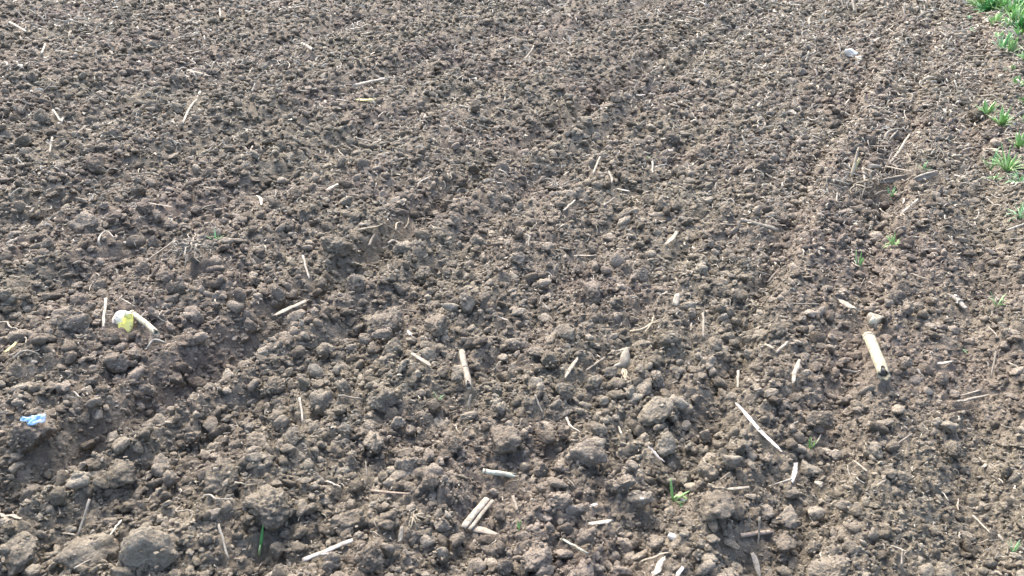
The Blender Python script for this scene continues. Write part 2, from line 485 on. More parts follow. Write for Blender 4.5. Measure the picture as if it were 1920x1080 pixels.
TK = None
def surf(x, y):
    """soil surface with the big clods on it"""
    z = height(x, y)
    for cx, cy, cz, cr in taken:
        q = cr * cr * 0.8 - (x - cx) ** 2 - (y - cy) ** 2
        z = np.where(q > 0, np.maximum(z, cz + 0.72 * np.sqrt(np.maximum(q, 0))), z)
    return z
def at_height(px, py, z):
    d = ray(px, py); k = (z - CAM_H) / d[2]
    return np.array([d[0] * k, d[1] * k, z])
def surf_at(px, py):
    z = 0.04
    for k in range(8):
        p = at_height(px, py, z); z = 0.5 * z + 0.5 * float(surf(p[0], p[1]))
    return at_height(px, py, z)
def lay(x0, y0, x1, y1, r, rest=0.75):
    """ends of a stick of radius r resting on the soil, seen at two picture points"""
    z0 = z1 = 0.05
    for k in range(5):
        a = at_height(x0, y0, z0); b = at_height(x1, y1, z1)
        t = np.linspace(0, 1, 11); X = a[0] + (b[0] - a[0]) * t; Y = a[1] + (b[1] - a[1]) * t
        Z = surf(X, Y); c = np.polyfit(t, Z, 1); c[0] *= 0.7
        c[1] = np.mean(Z) - c[0] * 0.5
        res = np.max(Z - np.polyval(c, t)) * rest + r * 0.8 + 0.0012 * np.hypot(a[1], CAM_H)
        z0 = c[1] + res; z1 = c[0] + c[1] + res
    return at_height(x0, y0, z0), at_height(x1, y1, z1)
def clear_line(a, b, r):
    L = np.linalg.norm(b - a); n = max(2, int(L / 0.008))
    for t in np.linspace(0, 1, n):
        q = a + (b - a) * t; keep_clear.append((q[0], q[1], r + 0.004))
        keep_clear.append((q[0], q[1] - 0.006, r + 0.002))

def straw(x0, y0, x1, y1, w, kind, mat, label, name='straw', cat='straw', raise0=0.0, raise1=0.0, bend=0.03, clear=True, group=None):
    pm = px_size(at_height((x0 + x1) / 2, (y0 + y1) / 2, 0.05)); r = w * pm * 0.41
    a, b = lay(x0, y0, x1, y1, r)
    for end, up, (qx, qy) in ((0, raise0, (x0, y0)), (1, raise1, (x1, y1))):
        if up:
            q = at_height(qx, qy, (a if end == 0 else b)[2] + up)
            if end == 0: a = q
            else: b = q
    if clear: clear_line(a, b, r + (0.006 if name == 'leaf_strip' else 0))
    L = np.linalg.norm(b - a)
    if kind == 'stem':
        n = 9; P = path(a, b, n, bend * 0.25)
        kk = int(rng.integers(2, 7)); P[kk] += rng.normal(0, 0.35 * r, 3)
        tp = np.linspace(1.1, 0.85, n) + rng.normal(0, 0.05, n); stri = 1 + rng.normal(0, 0.10, 8)
        secs = [[(x * stri[i], y * stri[i]) for i, (x, y) in enumerate(ring(r * tp[k], 8, 0.75, 0.3))] for k in range(n)]
    elif kind == 'flat':
        n = 11; P = path(a, b, n, bend, 0.0, 0.0012 if name == 'leaf_strip' else 0.005)
        tp = np.sin(np.linspace(0.35, math.pi - 0.25, n)) ** 0.5 * (1 + rng.normal(0, 0.08, n))
        secs = [arc_sec(2 * r * tp[k], max(0.0010, r * 0.16), 0.9 + (0.15 if name == 'leaf_strip' else 0.5) * math.sin(k * 0.8 + x0)) for k in range(n)]
    elif kind == 'chip':
        n = 7; P = path(a, b, n, bend * 0.5)
        tp = 1 + rng.normal(0, 0.12, n); tp[0] *= 0.6; tp[-1] *= 0.75
        secs = [arc_sec(2 * r * tp[k], max(0.0014, r * 0.26), 0.9 + 0.3 * math.sin(k + x0)) for k in range(n)]
    elif kind == 'root':
        n = 13; P = path(a, b, n, bend + 0.05, 0.03, 0.008)
        tp = np.linspace(1.15, 0.55, n)
        secs = [ring(r * tp[k], 6) for k in range(n)]
    elif kind == 'arch':
        n = 13; P = path(a, b, n, bend + 0.03, 0.32, 0.006)
        secs = [ring(r * q, 6) for q in np.linspace(1.1, 0.6, n)]
    VF = sweep(P, secs); V = [np.array(q) for q in VF[0]]; m = len(secs[0]); dd = (b - a) / L
    if kind in ('stem', 'chip', 'flat'):          # torn, slanting ends
        for i in range(m):
            V[i] = V[i] + dd * r * rng.uniform(-1.1, 1.1); V[-1 - i] = V[-1 - i] + dd * r * rng.uniform(-1.1, 1.1)
    o = to_obj(name, (V, VF[1]), mat, None, (a + b) / 2)
    tag(o, label, cat, group)
    return o

def thing(name, label, cat, loc, group=None):
    o = bpy.data.objects.new(name, None); COL.objects.link(o); o.location = loc; o.empty_display_size = 0.02
    tag(o, label, cat, group)
    return o
def sub(name, VF, mat, parent, smooth=True):
    return to_obj(name, VF, mat, parent, parent.location, smooth)

def stalk(x0, y0, x1, y1, w, label, mat=None, hollow_end=True, node=0.08, flare=1.0):
    """thick jointed stalk: stem, swollen node ring, dark plug painted in as the shade of the hollow broken end"""
    mat = mat or M_STALK
    r = w * px_size(at_height((x0 + x1) / 2, (y0 + y1) / 2, 0.05)) * 0.5
    a, b = lay(x0, y0, x1, y1, r); clear_line(a, b, r)
    d = (b - a); L = np.linalg.norm(d); d /= L
    t = thing('maize_stalk', label, 'stalk', tuple((a + b) / 2 - np.array([0, 0, r])))
    n = 15; P = path(a, b, n, 0.012)
    secs = []
    for k in range(n):
        q = k / (n - 1); rr = r * (1 + 0.10 * math.exp(-((q - node) / 0.05) ** 2) + (flare - 1) * (1 - q) + 0.02 * rng.normal())
        secs.append([(rr * math.cos(i * math.pi / 8) * (1 + 0.05 * math.cos(3 * i + 1)), rr * 0.9 * math.sin(i * math.pi / 8)) for i in range(16)])
    V, F = sweep(P, secs, cap=False)
    # ragged open end with an inner wall
    m = 16; base = (n - 1) * m
    for i in range(m):
        V[base + i] = tuple(np.array(V[base + i]) + d * r * (rng.uniform(-0.3, 0.9) - 2.4 * max(0.0, 1 - abs(i - 4) / 2.2)))
    o0 = len(V)
    c = P[-1]
    for i in range(m):
        V.append(tuple(c + (np.array(V[base + i]) - c) * 0.74 + d * 0.0))
    for i in range(m):
        V.append(tuple(c - d * r * 1.3 + (np.array(V[o0 + i]) - c) * 0.95))
    for i in range(m):
        j = (i + 1) % m
        F.append((base + i, base + j, o0 + j, o0 + i)); F.append((o0 + i, o0 + j, o0 + m + j, o0 + m + i))
    F.append(tuple(range(m))[::-1])
    sub('stem', (V, F), mat, t)
    sub('hollow_shade', sweep([c - d * r * 2.0, c - d * r * 0.9, c - d * r * 0.55], [ring(r * 0.72, 10), ring(r * 0.7, 10), ring(r * 0.45, 10)]), M_HOLLOW_SHADE, t)  # plug coloured dark to stand for shade inside the hollow end
    q = P[1] if node < 0.15 else P[int(node * (n - 1))]
    sub('node', sweep([q - d * r * 0.28, q - d * r * 0.1, q + d * r * 0.1, q + d * r * 0.28], [ring(r * 1.0, 16), ring(r * 1.17, 16), ring(r * 1.17, 16), ring(r * 1.0, 16)]), M_TAN, t)
    return t

def root_tuft(px, py, wpx, label, n=16, mat=None, core=True, name='root_tuft', spread=1.0, core_mat=None, down=0.6, up=0.0, thick=1.0):
    """clump of rootlets on a lumpy crown"""
    p = surf_at(px, py); s = wpx * px_size(p) * 0.5; mat = mat or M_ROOT
    t = thing(name, label, 'roots', tuple(p))
    p = p + np.array([0, 0, 0.25 * s + up])
    if core:
        me = CLOD_SMALL[int(rng.integers(0, len(CLOD_SMALL)))].copy(); me.materials.clear(); me.materials.append(core_mat or mat)
        c = link('crown', me, None, t); c.location = (0, 0.15 * s, -0.05 * s); c.scale = (0.42 * s, 0.36 * s, 0.34 * s); c.rotation_euler = tuple(rng.uniform(0, 6, 3))
    for k in range(n):
        az = rng.uniform(0, 6.283); el = rng.uniform(-0.15, 0.9)
        d = np.array([math.cos(az) * math.cos(el), math.sin(az) * math.cos(el), math.sin(el)])
        L = s * rng.uniform(0.7, 1.5) * spread
        q0 = p + d * 0.2 * s; u = np.linspace(0, 1, 8)[:, None]
        wob = np.cumsum(rng.normal(0, 0.085 * L, (8, 3)), 0) * np.array([1, 1, 0.6])
        Q = q0 + d * L * u + np.array([0, 0, -1]) * (u ** 2) * L * down * rng.uniform(0.4, 1.5) + wob
        Q[:, 2] = np.maximum(Q[:, 2], surf(Q[:, 0], Q[:, 1]) + 0.0008)
        rr = px_size(p) * rng.uniform(1.0, 1.9) * thick
        sub('root', sweep(Q, [ring(rr * f, 5) for f in np.linspace(1.1, 0.45, 8)]), mat, t)
    for k in range(6):
        a = k * 1.05; keep_clear.append((p[0] + 0.3 * s * math.cos(a), p[1] + 0.3 * s * math.sin(a), 0.35 * s))
    return t

def branching(pts_list, wpx, label, mat, name='root', lift=0.0):
    """a branching root: each polyline of picture points is one branch"""
    p = surf_at(*pts_list[0][0]); t = thing(name, label, 'roots', tuple(p))
    for k, poly in enumerate(pts_list):
        Q = []
        for i, (x, y) in enumerate(poly):
            g = surf_at(x, y); z = g[2] + 0.004 + lift * (0.5 + 0.5 * math.sin(i * 2.1))
            Q.append(at_height(x, y, z))
        Q = np.array(Q); m = len(Q)
        ti = np.linspace(0, m - 1, 4 * (m - 1) + 1)
        C = np.stack([np.interp(ti, np.arange(m), Q[:, i]) for i in range(3)], 1)
        for _ in range(2): C[1:-1] = 0.25 * C[:-2] + 0.5 * C[1:-1] + 0.25 * C[2:]
        r = wpx * px_size(p) * 0.5 * (1 if k == 0 else 0.75)
        sub('main_root' if k == 0 else 'branch', sweep(C, [ring(r * f, 6) for f in np.linspace(1.1, 0.6, len(C))]), mat, t)
        for q in C[::2]: keep_clear.append((q[0], q[1], r + 0.002))
    return t

def blade(base, d, L, w, droop, mat, parent, n=9, name='leaf'):
    """one grass blade: folded, tapering and drooping"""
    u = np.linspace(0, 1, n)[:, None]
    d = np.asarray(d, float) / np.linalg.norm(d)
    Q = np.asarray(base) + d * L * u + np.array([0, 0, -1]) * droop * L * u ** 2.2 + rng.normal(0, 0.05 * L, 3) * u ** 2
    secs = []
    for k in range(n):
        q = k / (n - 1); ww = w * (0.55 + 0.9 * q) if q < 0.4 else w * (0.91 * (1 - ((q - 0.4) / 0.6) ** 1.8) + 0.06)
        secs.append(arc_sec(max(ww, 0.0006), 0.0007, 1.2, 4))
    return sub(name, sweep(Q, secs), mat, parent)

def grass_plant(px, py, wpx, hpx, n, label, mat, name='grass_tuft', cat='grass', group=None, lean=0.5, droop=0.5, bw=1.0):
    p = surf_at(px, py); m = px_size(p); t = thing(name, label, cat, tuple(p), group)
    p = p - np.array([0, 0, 0.002])
    for k in range(int(n * 1.25)):
        az = rng.uniform(0, 6.283); rad = rng.uniform(0.25, 1.0) * lean
        d = np.array([math.cos(az) * rad, math.sin(az) * rad, 1.0 - 0.5 * rad])
        L = m * math.hypot(wpx * 0.5 * rad, hpx * (1.15 - 0.45 * rad)) * rng.uniform(0.75, 1.2)
        base = p + np.array([math.cos(az), math.sin(az), 0]) * m * wpx * 0.06 * rng.uniform(0, 1)
        blade(base, d, L, m * bw * rng.uniform(1.9, 3.6), droop * rng.uniform(0.3, 1.3) * rad, mat, t)
    keep_clear.append((p[0], p[1], m * wpx * 0.2))
    return t

CLOD_SMALL = [clod_mesh('lump_shape', 500 + i, 3) for i in range(5)]

# ------------------------------------------------------------------ stalks and large plant pieces
stalk(1628, 630, 1657, 702, 22, 'thick cream maize stalk with a jointed top and dark hollow lower end', flare=1.0, node=0.07)
stalk(247, 586, 293, 624, 11, 'pale stalk piece leaning beside the yellow and white wrapper', M_STALK, node=0.05)
stalk(866, 659, 879, 724, 12, 'upright-lying cream stalk piece in the middle of the clods', M_PALE, node=0.55)
stalk(1388, 412, 1459, 431, 9, 'long slanting stalk with frayed fibres under it, right of centre', M_PALE, node=0.06)
stalk(664, 161, 731, 146, 7, 'long straight pale stalk above the yellowish husk', M_PALE, node=0.5)
stalk(567, 82, 587, 94, 7, 'short pale stalk end with a black shadow in the far field', M_PALE, node=0.2)
stalk(905, 883, 966, 892, 10, 'greenish pale stalk piece lying crosswise near the bottom', M_GREENSTEM, node=0.12)
stalk(1387, 1004, 1446, 996, 9, 'reddish tan twig bridging a black hollow at the lower right', M_REDDISH, node=0.8)
stalk(1812, 579, 1787, 554, 13, 'cone-shaped cream stub below the thin green seedling', M_PALE, node=0.5, flare=0.5)

# folded split stalk
def split_stalk():
    r = 18 * px_size(at_height(893, 962, .05)) * 0.5
    a, b = lay(917, 935, 872, 990, r); clear_line(a, b, r * 1.3)
    t = thing('split_stalk', 'split stalk folded into an L with two parallel halves', 'stalk', tuple((a + b) / 2 - np.array([0, 0, r])))
    d = (b - a) / np.linalg.norm(b - a); s = np.cross(d, (0, 0, 1)); s /= np.linalg.norm(s)
    for off, w in ((0.50, 0.85), (-0.95, 0.42)):
        sub('half', sweep(path(a + s * r * off, b + s * r * off, 9, 0.012), [arc_sec(2 * r * w * q, r * 0.3, 1.7) for q in (.9, 1, 1, 1.03, 1, .98, 1, 1, .8)]), M_PALE, t)
    c, e = lay(878, 986, 936, 1002, r * 0.3); clear_line(c, e, r * 0.4)
    sub('folded_husk', sweep(path(c, e, 9, 0.03), [arc_sec(2 * r * q, r * 0.2, 1.0) for q in (.8, 1, 1.05, 1, .9, .8, .65, .4, .15)]), M_BARK, t)
split_stalk()
def forked_straw():
    r = 11 * px_size(at_height(614, 1031, .05)) * 0.5
    a, b = lay(662, 1012, 567, 1050, r); clear_line(a, b, r)
    t = thing('forked_straw', 'bright white forked straw near the bottom edge', 'straw', tuple((a + b) / 2 - np.array([0, 0, r])))
    sub('stem', sweep(path(a, b, 9, 0.008), [arc_sec(2 * r * q, r * 0.5, 1.3) for q in (.9, 1, 1, 1, .95, .9, .9, 1.0, 1.15)]), M_WHITE, t)
    c, e = lay(601, 1040, 641, 1036, r * 0.6); clear_line(c, e, r * 0.6)
    sub('branch', sweep(path(c, e, 7, 0.02), [ring(r * 0.5 * q, 6) for q in (1.2, 1, .9, .8, .8, .7, .5)]), M_WHITE, t)
forked_straw()
straw(1382, 757, 1463, 843, 11, 'flat', M_WHITE, 'long bright white leaf strip lying diagonally on the right', 'leaf_strip', 'leaf', bend=0.02)
straw(670, 187, 706, 186, 16, 'chip', M_YELLOW, 'yellow husk piece in the far field left of centre', 'husk', 'husk')
straw(1574, 563, 1606, 580, 19, 'chip', M_TAN, 'flat tan husk flake above the curled pale husk', 'husk', 'husk')
straw(518, 590, 576, 562, 15, 'flat', M_TAN, 'wide faded leaf half sunk in the soil below the furrow', 'dead_leaf', 'leaf')
straw(1410, 1036, 1427, 1084, 15, 'flat', M_PALE, 'curled pale husk under the reddish twig at the bottom edge', 'husk', 'husk')
straw(1222, 1077, 1247, 1046, 15, 'flat', M_PALE, 'broad pale husk leaf at the bottom edge', 'husk', 'husk')
straw(1200, 1054, 1252, 1036, 9, 'flat', M_TAN, 'tan husk with a raised tip above the broad pale husk', 'husk', 'husk', raise1=0.012)
straw(1269, 1082, 1281, 1063, 9, 'chip', M_WHITE, 'small white husk chip cut by the bottom edge', 'husk', 'husk')
straw(1499, 674, 1487, 717, 11, 'flat', M_TAN, 'frayed tan husk standing among crumbs left of the thick stalk', 'husk', 'husk', raise0=0.01)
straw(1748, 683, 1787, 677, 9, 'flat', M_PALE, 'frayed pale husk strip right of the thick stalk', 'husk', 'husk')
straw(1083, 671, 1060, 706, 9, 'flat', M_TAN, 'torn tan husk left of the pale stump with rootlets', 'husk', 'husk')
straw(1247, 459, 1269, 434, 10, 'chip', M_TAN, 'brownish flat wood chip standing near the middle', 'wood_chip', 'chip')
straw(774, 663, 806, 684, 10, 'chip', M_PALE, 'pale wood chip with a reddish end left of the cream stalk', 'wood_chip', 'chip')
straw(1103, 982, 1146, 976, 11, 'chip', M_PALE, 'short tan-white wood chip lying flat near the bottom', 'wood_chip', 'chip')
straw(1364, 917, 1404, 913, 9, 'chip', M_PALE, 'flat pale chip left of the cream pebble', 'wood_chip', 'chip')
straw(1486, 902, 1492, 868, 9, 'chip', M_WHITE, 'upright white chip above the cream pebble', 'wood_chip', 'chip', raise1=0.01)
straw(750, 1016, 753, 988, 9, 'chip', M_PALE, 'upright pale chip below the little root tuft', 'wood_chip', 'chip', raise1=0.008)
straw(1120, 944, 1108, 948, 8, 'chip', M_WHITE, 'tiny white chip above the short tan-white wood chip', 'wood_chip', 'chip')
straw(1216, 838, 1244, 864, 8, 'flat', M_WHITE, 'frayed white straw between the cluster of big lumps', 'straw')
straw(612, 356, 638, 342, 8, 'chip', M_PALE, 'short bright chip in the left-centre rows', 'wood_chip', 'chip')
straw(1180, 358, 1155, 353, 8, 'chip', M_PALE, 'short pale chip in front of a small black hollow', 'wood_chip', 'chip')
straw(545, 229, 560, 246, 10, 'chip', M_TAN, 'faded stub standing in the left-centre rows', 'wood_chip', 'chip', raise0=0.015)
straw(1062, 478, 1058, 482, 8, 'chip', M_PALE, 'tiny pale chip in the middle rows', 'wood_chip', 'chip')
straw(1270, 552, 1266, 570, 12, 'chip', M_PALE, 'stubby pale chip right of the flat dark-fronted clod', 'wood_chip', 'chip', raise0=0.01)
straw(936, 594, 952, 600, 11, 'chip', M_PALE, 'small pale chip right of the low humped clod', 'wood_chip', 'chip')
straw(765, 620, 770, 628, 8, 'chip', M_WHITE, 'tiny white chip beside the humped pale clod', 'wood_chip', 'chip')
straw(10, 660, 29, 643, 8, 'chip', M_YELLOW, 'yellowish chip at the left edge beside an arched root', 'wood_chip', 'chip')

S = [  # x0 y0 x1 y1 w kind mat label raise0 raise1
 (375, 172, 342, 232, 6, 'stem', M_PALE, 'long straight pale straw lying in the far left rows', 0, 0),
 (352, 132, 391, 143, 7, 'stem', M_PALE, 'pale straw stub above the long straight straw', 0, 0),
 (632, 187, 654, 190, 6, 'stem', M_PALE, 'short pale straw left of the yellow husk', 0, 0),
 (1318, 587, 1319, 632, 5, 'stem', M_PALE, 'upright thin straw above centre right', 0.03, 0),
 (1384, 695, 1383, 727, 6, 'stem', M_PALE, 'short upright straw between stump and frayed husk', 0.015, 0),
 (1297, 606, 1295, 620, 4, 'stem', M_TAN, 'tiny upright straw just left of the thin upright one', 0.01, 0),
 (1134, 671, 1099, 695, 6, 'stem', M_TAN, 'tan straw leaning left of the pale stump', 0, 0),
 (1794, 753, 1852, 741, 7, 'stem', M_PALE, 'straight straw lying by the right edge', 0, 0),
 (1800, 742, 1838, 732, 4, 'stem', M_TAN, 'thin straw parallel to the straight one by the right edge', 0, 0),
 (1052, 1010, 1102, 1038, 7, 'stem', M_GREENSTEM, 'greenish straw on the mossy clod at the bottom', 0, 0),
 (697, 920, 768, 926, 7, 'stem', M_REDDISH, 'reddish tan twig lying level above the little root tuft', 0, 0),
 (1462, 893, 1424, 1026, 0, 'skip', None, '', 0, 0),
 (1424, 970, 1421, 1024, 5, 'stem', M_PALE, 'thin upright straw crossing the reddish tan twig', 0.02, 0),
 (168, 936, 147, 1002, 6, 'stem', M_PALE, 'upright jointed straw on the large long clod', 0.03, 0),
 (118, 1000, 141, 1003, 5, 'stem', M_PALE, 'short curved straw at the foot of the upright jointed straw', 0, 0),
 (227, 976, 204, 1006, 5, 'stem', M_PALE, 'slanting straw on the right end of the large long clod', 0.015, 0),
 (410, 984, 428, 1046, 5, 'stem', M_PALE, 'thin bent straw standing left of the dark green blade', 0.02, 0),
 (562, 746, 567, 791, 5, 'stem', M_PALE, 'thin upright straw right of the sharp-ridged clod', 0.02, 0),
 (256, 738, 229, 777, 6, 'stem', M_TAN, 'tan straw slanting above the squarish clod', 0, 0),
 (198, 560, 194, 612, 6, 'stem', M_PALE, 'upright straw left of the yellow and white wrapper', 0.03, 0),
 (229, 561, 252, 574, 4, 'stem', M_PALE, 'thin straw above the leaning stalk by the wrapper', 0, 0),
 (568, 480, 580, 522, 5, 'stem', M_PALE, 'upright straw standing in the shallow furrow', 0.015, 0),
 (328, 450, 264, 498, 5, 'stem', M_TAN, 'long thin straw left of the root tuft', 0, 0),
 (1690, 399, 1721, 374, 6, 'stem', M_PALE, 'straw pointing at the brush pile from below', 0, 0),
 (1838, 181, 1888, 176, 6, 'stem', M_TAN, 'long straight stick beside the green margin', 0, 0),
 (1668, 306, 1706, 252, 6, 'stem', M_PALE, 'slender slanting stick above the brush pile', 0, 0.02),
 (1112, 326, 1125, 294, 5, 'stem', M_PALE, 'curved upright straw in the middle rows', 0, 0.02),
 (1142, 320, 1147, 342, 6, 'flat', M_PALE, 'short curved straw right of the curved upright one', 0.01, 0),
 (1223, 303, 1224, 324, 5, 'stem', M_PALE, 'small upright straw right of the middle', 0.01, 0),
 (1057, 395, 1078, 375, 5, 'stem', M_PALE, 'short straw below the pale straw bundle', 0, 0),
 (1131, 386, 1153, 370, 5, 'stem', M_TAN, 'short tan straw below the short pale chip', 0, 0),
 (1056, 330, 1066, 322, 5, 'stem', M_TAN, 'tiny straw above the pale straw bundle', 0, 0),
 (984, 111, 1001, 85, 4, 'stem', M_PALE, 'thin slanting straw in the far middle field', 0, 0.02),
 (932, 203, 972, 213, 5, 'stem', M_PALE, 'pale straw lying level in the far middle rows', 0, 0),
 (862, 198, 897, 206, 5, 'stem', M_PALE, 'pale straw left of the level one in the far middle rows', 0, 0),
 (664, 258, 699, 266, 5, 'stem', M_PALE, 'pale straw lying level below the yellow husk', 0, 0),
 (99, 206, 114, 228, 5, 'stem', M_PALE, 'short slanting straw in the far left rows', 0, 0),
 (18, 42, 50, 60, 5, 'stem', M_PALE, 'slanting straw in the far upper left corner', 0, 0),
 (280, 380, 322, 388, 7, 'flat', M_PALE, 'pale flat straw lying level in the left rows', 0, 0),
 (98, 257, 93, 286, 5, 'stem', M_PALE, 'upright thin straw in the left rows', 0.02, 0),
 (77, 100, 85, 82, 5, 'stem', M_PALE, 'short straw leaning in the far left field', 0, 0),
 (1485, 569, 1535, 570, 5, 'stem', M_PALE, 'level straw with a knot above the tan husk flake', 0, 0),
 (1690, 1058, 1692, 1030, 4, 'stem', M_PALE, 'thin upright straw at the lower right bottom edge', 0, 0.01),
 (1601, 864, 1627, 884, 6, 'stem', M_PALE, 'straw slanting into fine soil at the lower right', 0, 0),
 (1644, 911, 1660, 900, 6, 'flat', M_TAN, 'short tan leaf scrap below the slanting straw at the lower right', 0, 0),
 (1824, 966, 1855, 997, 5, 'stem', M_PALE, 'thin straw in the fine soil of the lower right', 0, 0),
 (1672, 1023, 1700, 1034, 5, 'flat', M_PALE, 'pale leaf scrap in the fine soil at the bottom right', 0, 0),
 (1874, 1004, 1880, 1012, 8, 'chip', M_PALE, 'small pale stub by the green shoot at the right edge', 0, 0),
 (1842, 876, 1850, 870, 7, 'chip', M_PALE, 'tiny pale scrap at the right edge', 0, 0),
 (1683, 832, 1710, 813, 4, 'stem', M_TAN, 'thin twig poking up beside the flat dark clod', 0, 0.015),
 (1497, 790, 1480, 798, 4, 'stem', M_PALE, 'little straw right of the long white leaf strip', 0, 0),
 (1867, 660, 1859, 708, 5, 'stem', M_TAN, 'faint upright stem near the right edge', 0.03, 0),
 (1893, 681, 1920, 694, 5, 'stem', M_PALE, 'curved straw cut by the right edge', 0, 0),
 (1888, 432, 1922, 419, 6, 'stem', M_PALE, 'pale straw cut by the right edge below the grass', 0, 0),
 (1706, 512, 1742, 524, 8, 'flat', M_TAN, 'flat tan straw half buried left of the green seedling', 0, 0),
 (1708, 443, 1735, 446, 5, 'stem', M_PALE, 'level straw right of the green grass tuft', 0, 0),
 (883, 740, 878, 766, 7, 'flat', M_PALE, 'pale scrap just below the upright cream stalk', 0, 0),
 (1003, 740, 1018, 776, 4, 'stem', M_TAN, 'thin straw left of the wide crusty clod', 0, 0),
 (1062, 784, 1090, 812, 6, 'root', M_PALE, 'forked pale rootlet above the broad pale-topped clod', 0, 0),
 (1166, 814, 1160, 800, 5, 'stem', M_PALE, 'pair-like short straw in the crumbs right of centre', 0, 0),
 (850, 797, 863, 813, 4, 'root', M_PALE, 'curled thin rootlet above the flattened clod', 0, 0),
 (634, 742, 680, 748, 5, 'root', M_PALE, 'wavy pale rootlet left of the broad low clod', 0, 0),
 (686, 866, 688, 892, 4, 'stem', M_PALE, 'thin straw poking up above the reddish tan twig', 0.02, 0),
 (613, 902, 638, 912, 5, 'stem', M_PALE, 'short slanting straw left of the reddish tan twig', 0, 0),
 (553, 987, 580, 978, 4, 'root', M_PALE, 'curved rootlet above the forked white straw', 0, 0),
 (497, 1082, 530, 1060, 9, 'flat', M_PALE, 'pale husk strip at the bottom edge right of the green blade', 0, 0),
 (382, 930, 432, 936, 5, 'root', M_PALE, 'bent pale root crossing below the tilted slab clod', 0, 0),
 (440, 905, 480, 908, 4, 'root', M_ROOT, 'fine root right of the tilted slab clod', 0, 0),
 (337, 950, 358, 973, 4, 'root', M_PALE, 'short curved rootlet below the tilted slab clod', 0, 0),
 (140, 1065, 168, 1050, 6, 'stem', M_PALE, 'short straw in front of the large long clod', 0, 0),
 (0, 955, 40, 972, 10, 'flat', M_TAN, 'tan husk at the left edge above the corner clod', 0, 0),
 (140, 735, 148, 744, 4, 'stem', M_PALE, 'tiny straw above the dark hollow by the blue scrap', 0, 0),
 (320, 660, 335, 672, 4, 'stem', M_PALE, 'small straw right of the round smooth clod', 0, 0),
 (0, 605, 46, 623, 5, 'root', M_PALE, 'thin root at the left edge below the upright straw', 0, 0),
 (26, 672, 75, 666, 6, 'arch', M_TAN, 'arched root at the left edge', 0, 0),
 (277, 652, 312, 643, 5, 'arch', M_PALE, 'low arched rootlet below the wrapper', 0, 0),
 (320, 654, 350, 652, 4, 'root', M_PALE, 'thin level rootlet right of the low arched one', 0, 0),
 (12, 458, 92, 435, 8, 'root', M_PALE, 'long curved root near the left edge', 0, 0),
 (725, 577, 792, 586, 4, 'stem', M_DARK, 'thin dark twig behind the humped pale clod', 0, 0.01),
 (5, 988, 8, 1010, 0, 'skip', None, '', 0, 0),
 (962, 930, 970, 958, 8, 'stem', M_BARK, 'short grey stick right of the folded split stalk', 0.01, 0),
 (1245, 1000, 1210, 965, 0, 'skip', None, '', 0, 0),
 (1200, 974, 1213, 957, 4, 'stem', M_PALE, 'thin straw below the clod with the white speck', 0, 0),
 (1350, 900, 1368, 886, 4, 'stem', M_TAN, 'bent tan straw above the flat pale chip', 0, 0),
 (1018, 568, 1030, 580, 7, 'flat', M_PALE, 'small pale leaf scrap below the black slit', 0, 0),
 (1420, 656, 1445, 672, 0, 'skip', None, '', 0, 0),
 (1456, 660, 1478, 640, 7, 'stem', M_TAN, 'tan stick leaning left of the frayed tan husk', 0, 0.01),
 (1436, 645, 1450, 652, 9, 'chip', M_PALE, 'whitish chip left of the leaning tan stick', 0, 0),
 (1075, 480, 1118, 478, 5, 'flat', M_PALE, 'level pale straw above the black slit', 0, 0),
 (1038, 512, 1044, 496, 4, 'stem', M_PALE, 'small straw standing above the black slit', 0, 0.01),
 (985, 440, 992, 462, 5, 'root', M_PALE, 'kinked rootlet left of the middle', 0, 0),
 (890, 385, 908, 405, 5, 'root', M_PALE, 'bent rootlet right of the branching root', 0, 0),
 (1100, 150, 1110, 170, 0, 'skip', None, '', 0, 0),
 (1010, 62, 1065, 58, 5, 'stem', M_PALE, 'far pale straw beside a pinkish patch', 0, 0),
 (1400, 130, 1405, 160, 0, 'skip', None, '', 0, 0),
 (1415, 120, 1432, 130, 6, 'stem', M_PALE, 'short straw in the far right-centre litter', 0, 0),
 (1583, 198, 1592, 186, 5, 'stem', M_PALE, 'small straw below the white stone', 0, 0.01),
 (1598, 0, 1602, 22, 6, 'stem', M_PALE, 'upright straw at the top edge toward the right', 0.05, 0),
 (1340, 0, 1500, 0, 0, 'skip', None, '', 0, 0),
 (1516, 42, 1524, 24, 6, 'flat', M_PALE, 'curved husk scrap at the far top right', 0, 0.02),
 (1528, 22, 1546, 17, 9, 'chip', M_TAN, 'pale flat scrap at the far top right', 0, 0),
 (620, 30, 622, 50, 7, 'stem', M_TAN, 'dark-footed stub standing in the far field', 0.05, 0),
 (735, 110, 760, 100, 5, 'stem', M_PALE, 'far straw right of the short pale stalk end', 0, 0),
 (548, 112, 556, 97, 4, 'stem', M_PALE, 'thin far straw below the short pale stalk end', 0, 0.01),
 (540, 14, 565, 13, 5, 'stem', M_PALE, 'level straw at the far top', 0, 0),
 (705, 9, 722, 9, 6, 'chip', M_REDDISH, 'pinkish scrap at the far top middle', 0, 0),
 (412, 16, 413, 31, 4, 'stem', M_PALE, 'short upright straw at the far top left', 0.02, 0),
 (426, 26, 432, 16, 4, 'stem', M_PALE, 'short leaning straw at the far top left', 0, 0.02),
 (30, 9, 52, 10, 6, 'chip', M_PALE, 'pale scrap in the far upper left corner', 0, 0),
 (104, 95, 130, 97, 7, 'flat', M_PALE, 'pale curved leaf scrap in the far left field', 0, 0),
 (155, 241, 170, 243, 8, 'chip', M_PALE, 'small whitish chip in the left rows', 0, 0),
 (235, 184, 282, 179, 6, 'flat', M_TAN, 'faint tan straw in the far left rows', 0, 0),
 (246, 196, 250, 208, 4, 'stem', M_PALE, 'small upright straw in the far left rows', 0.01, 0),
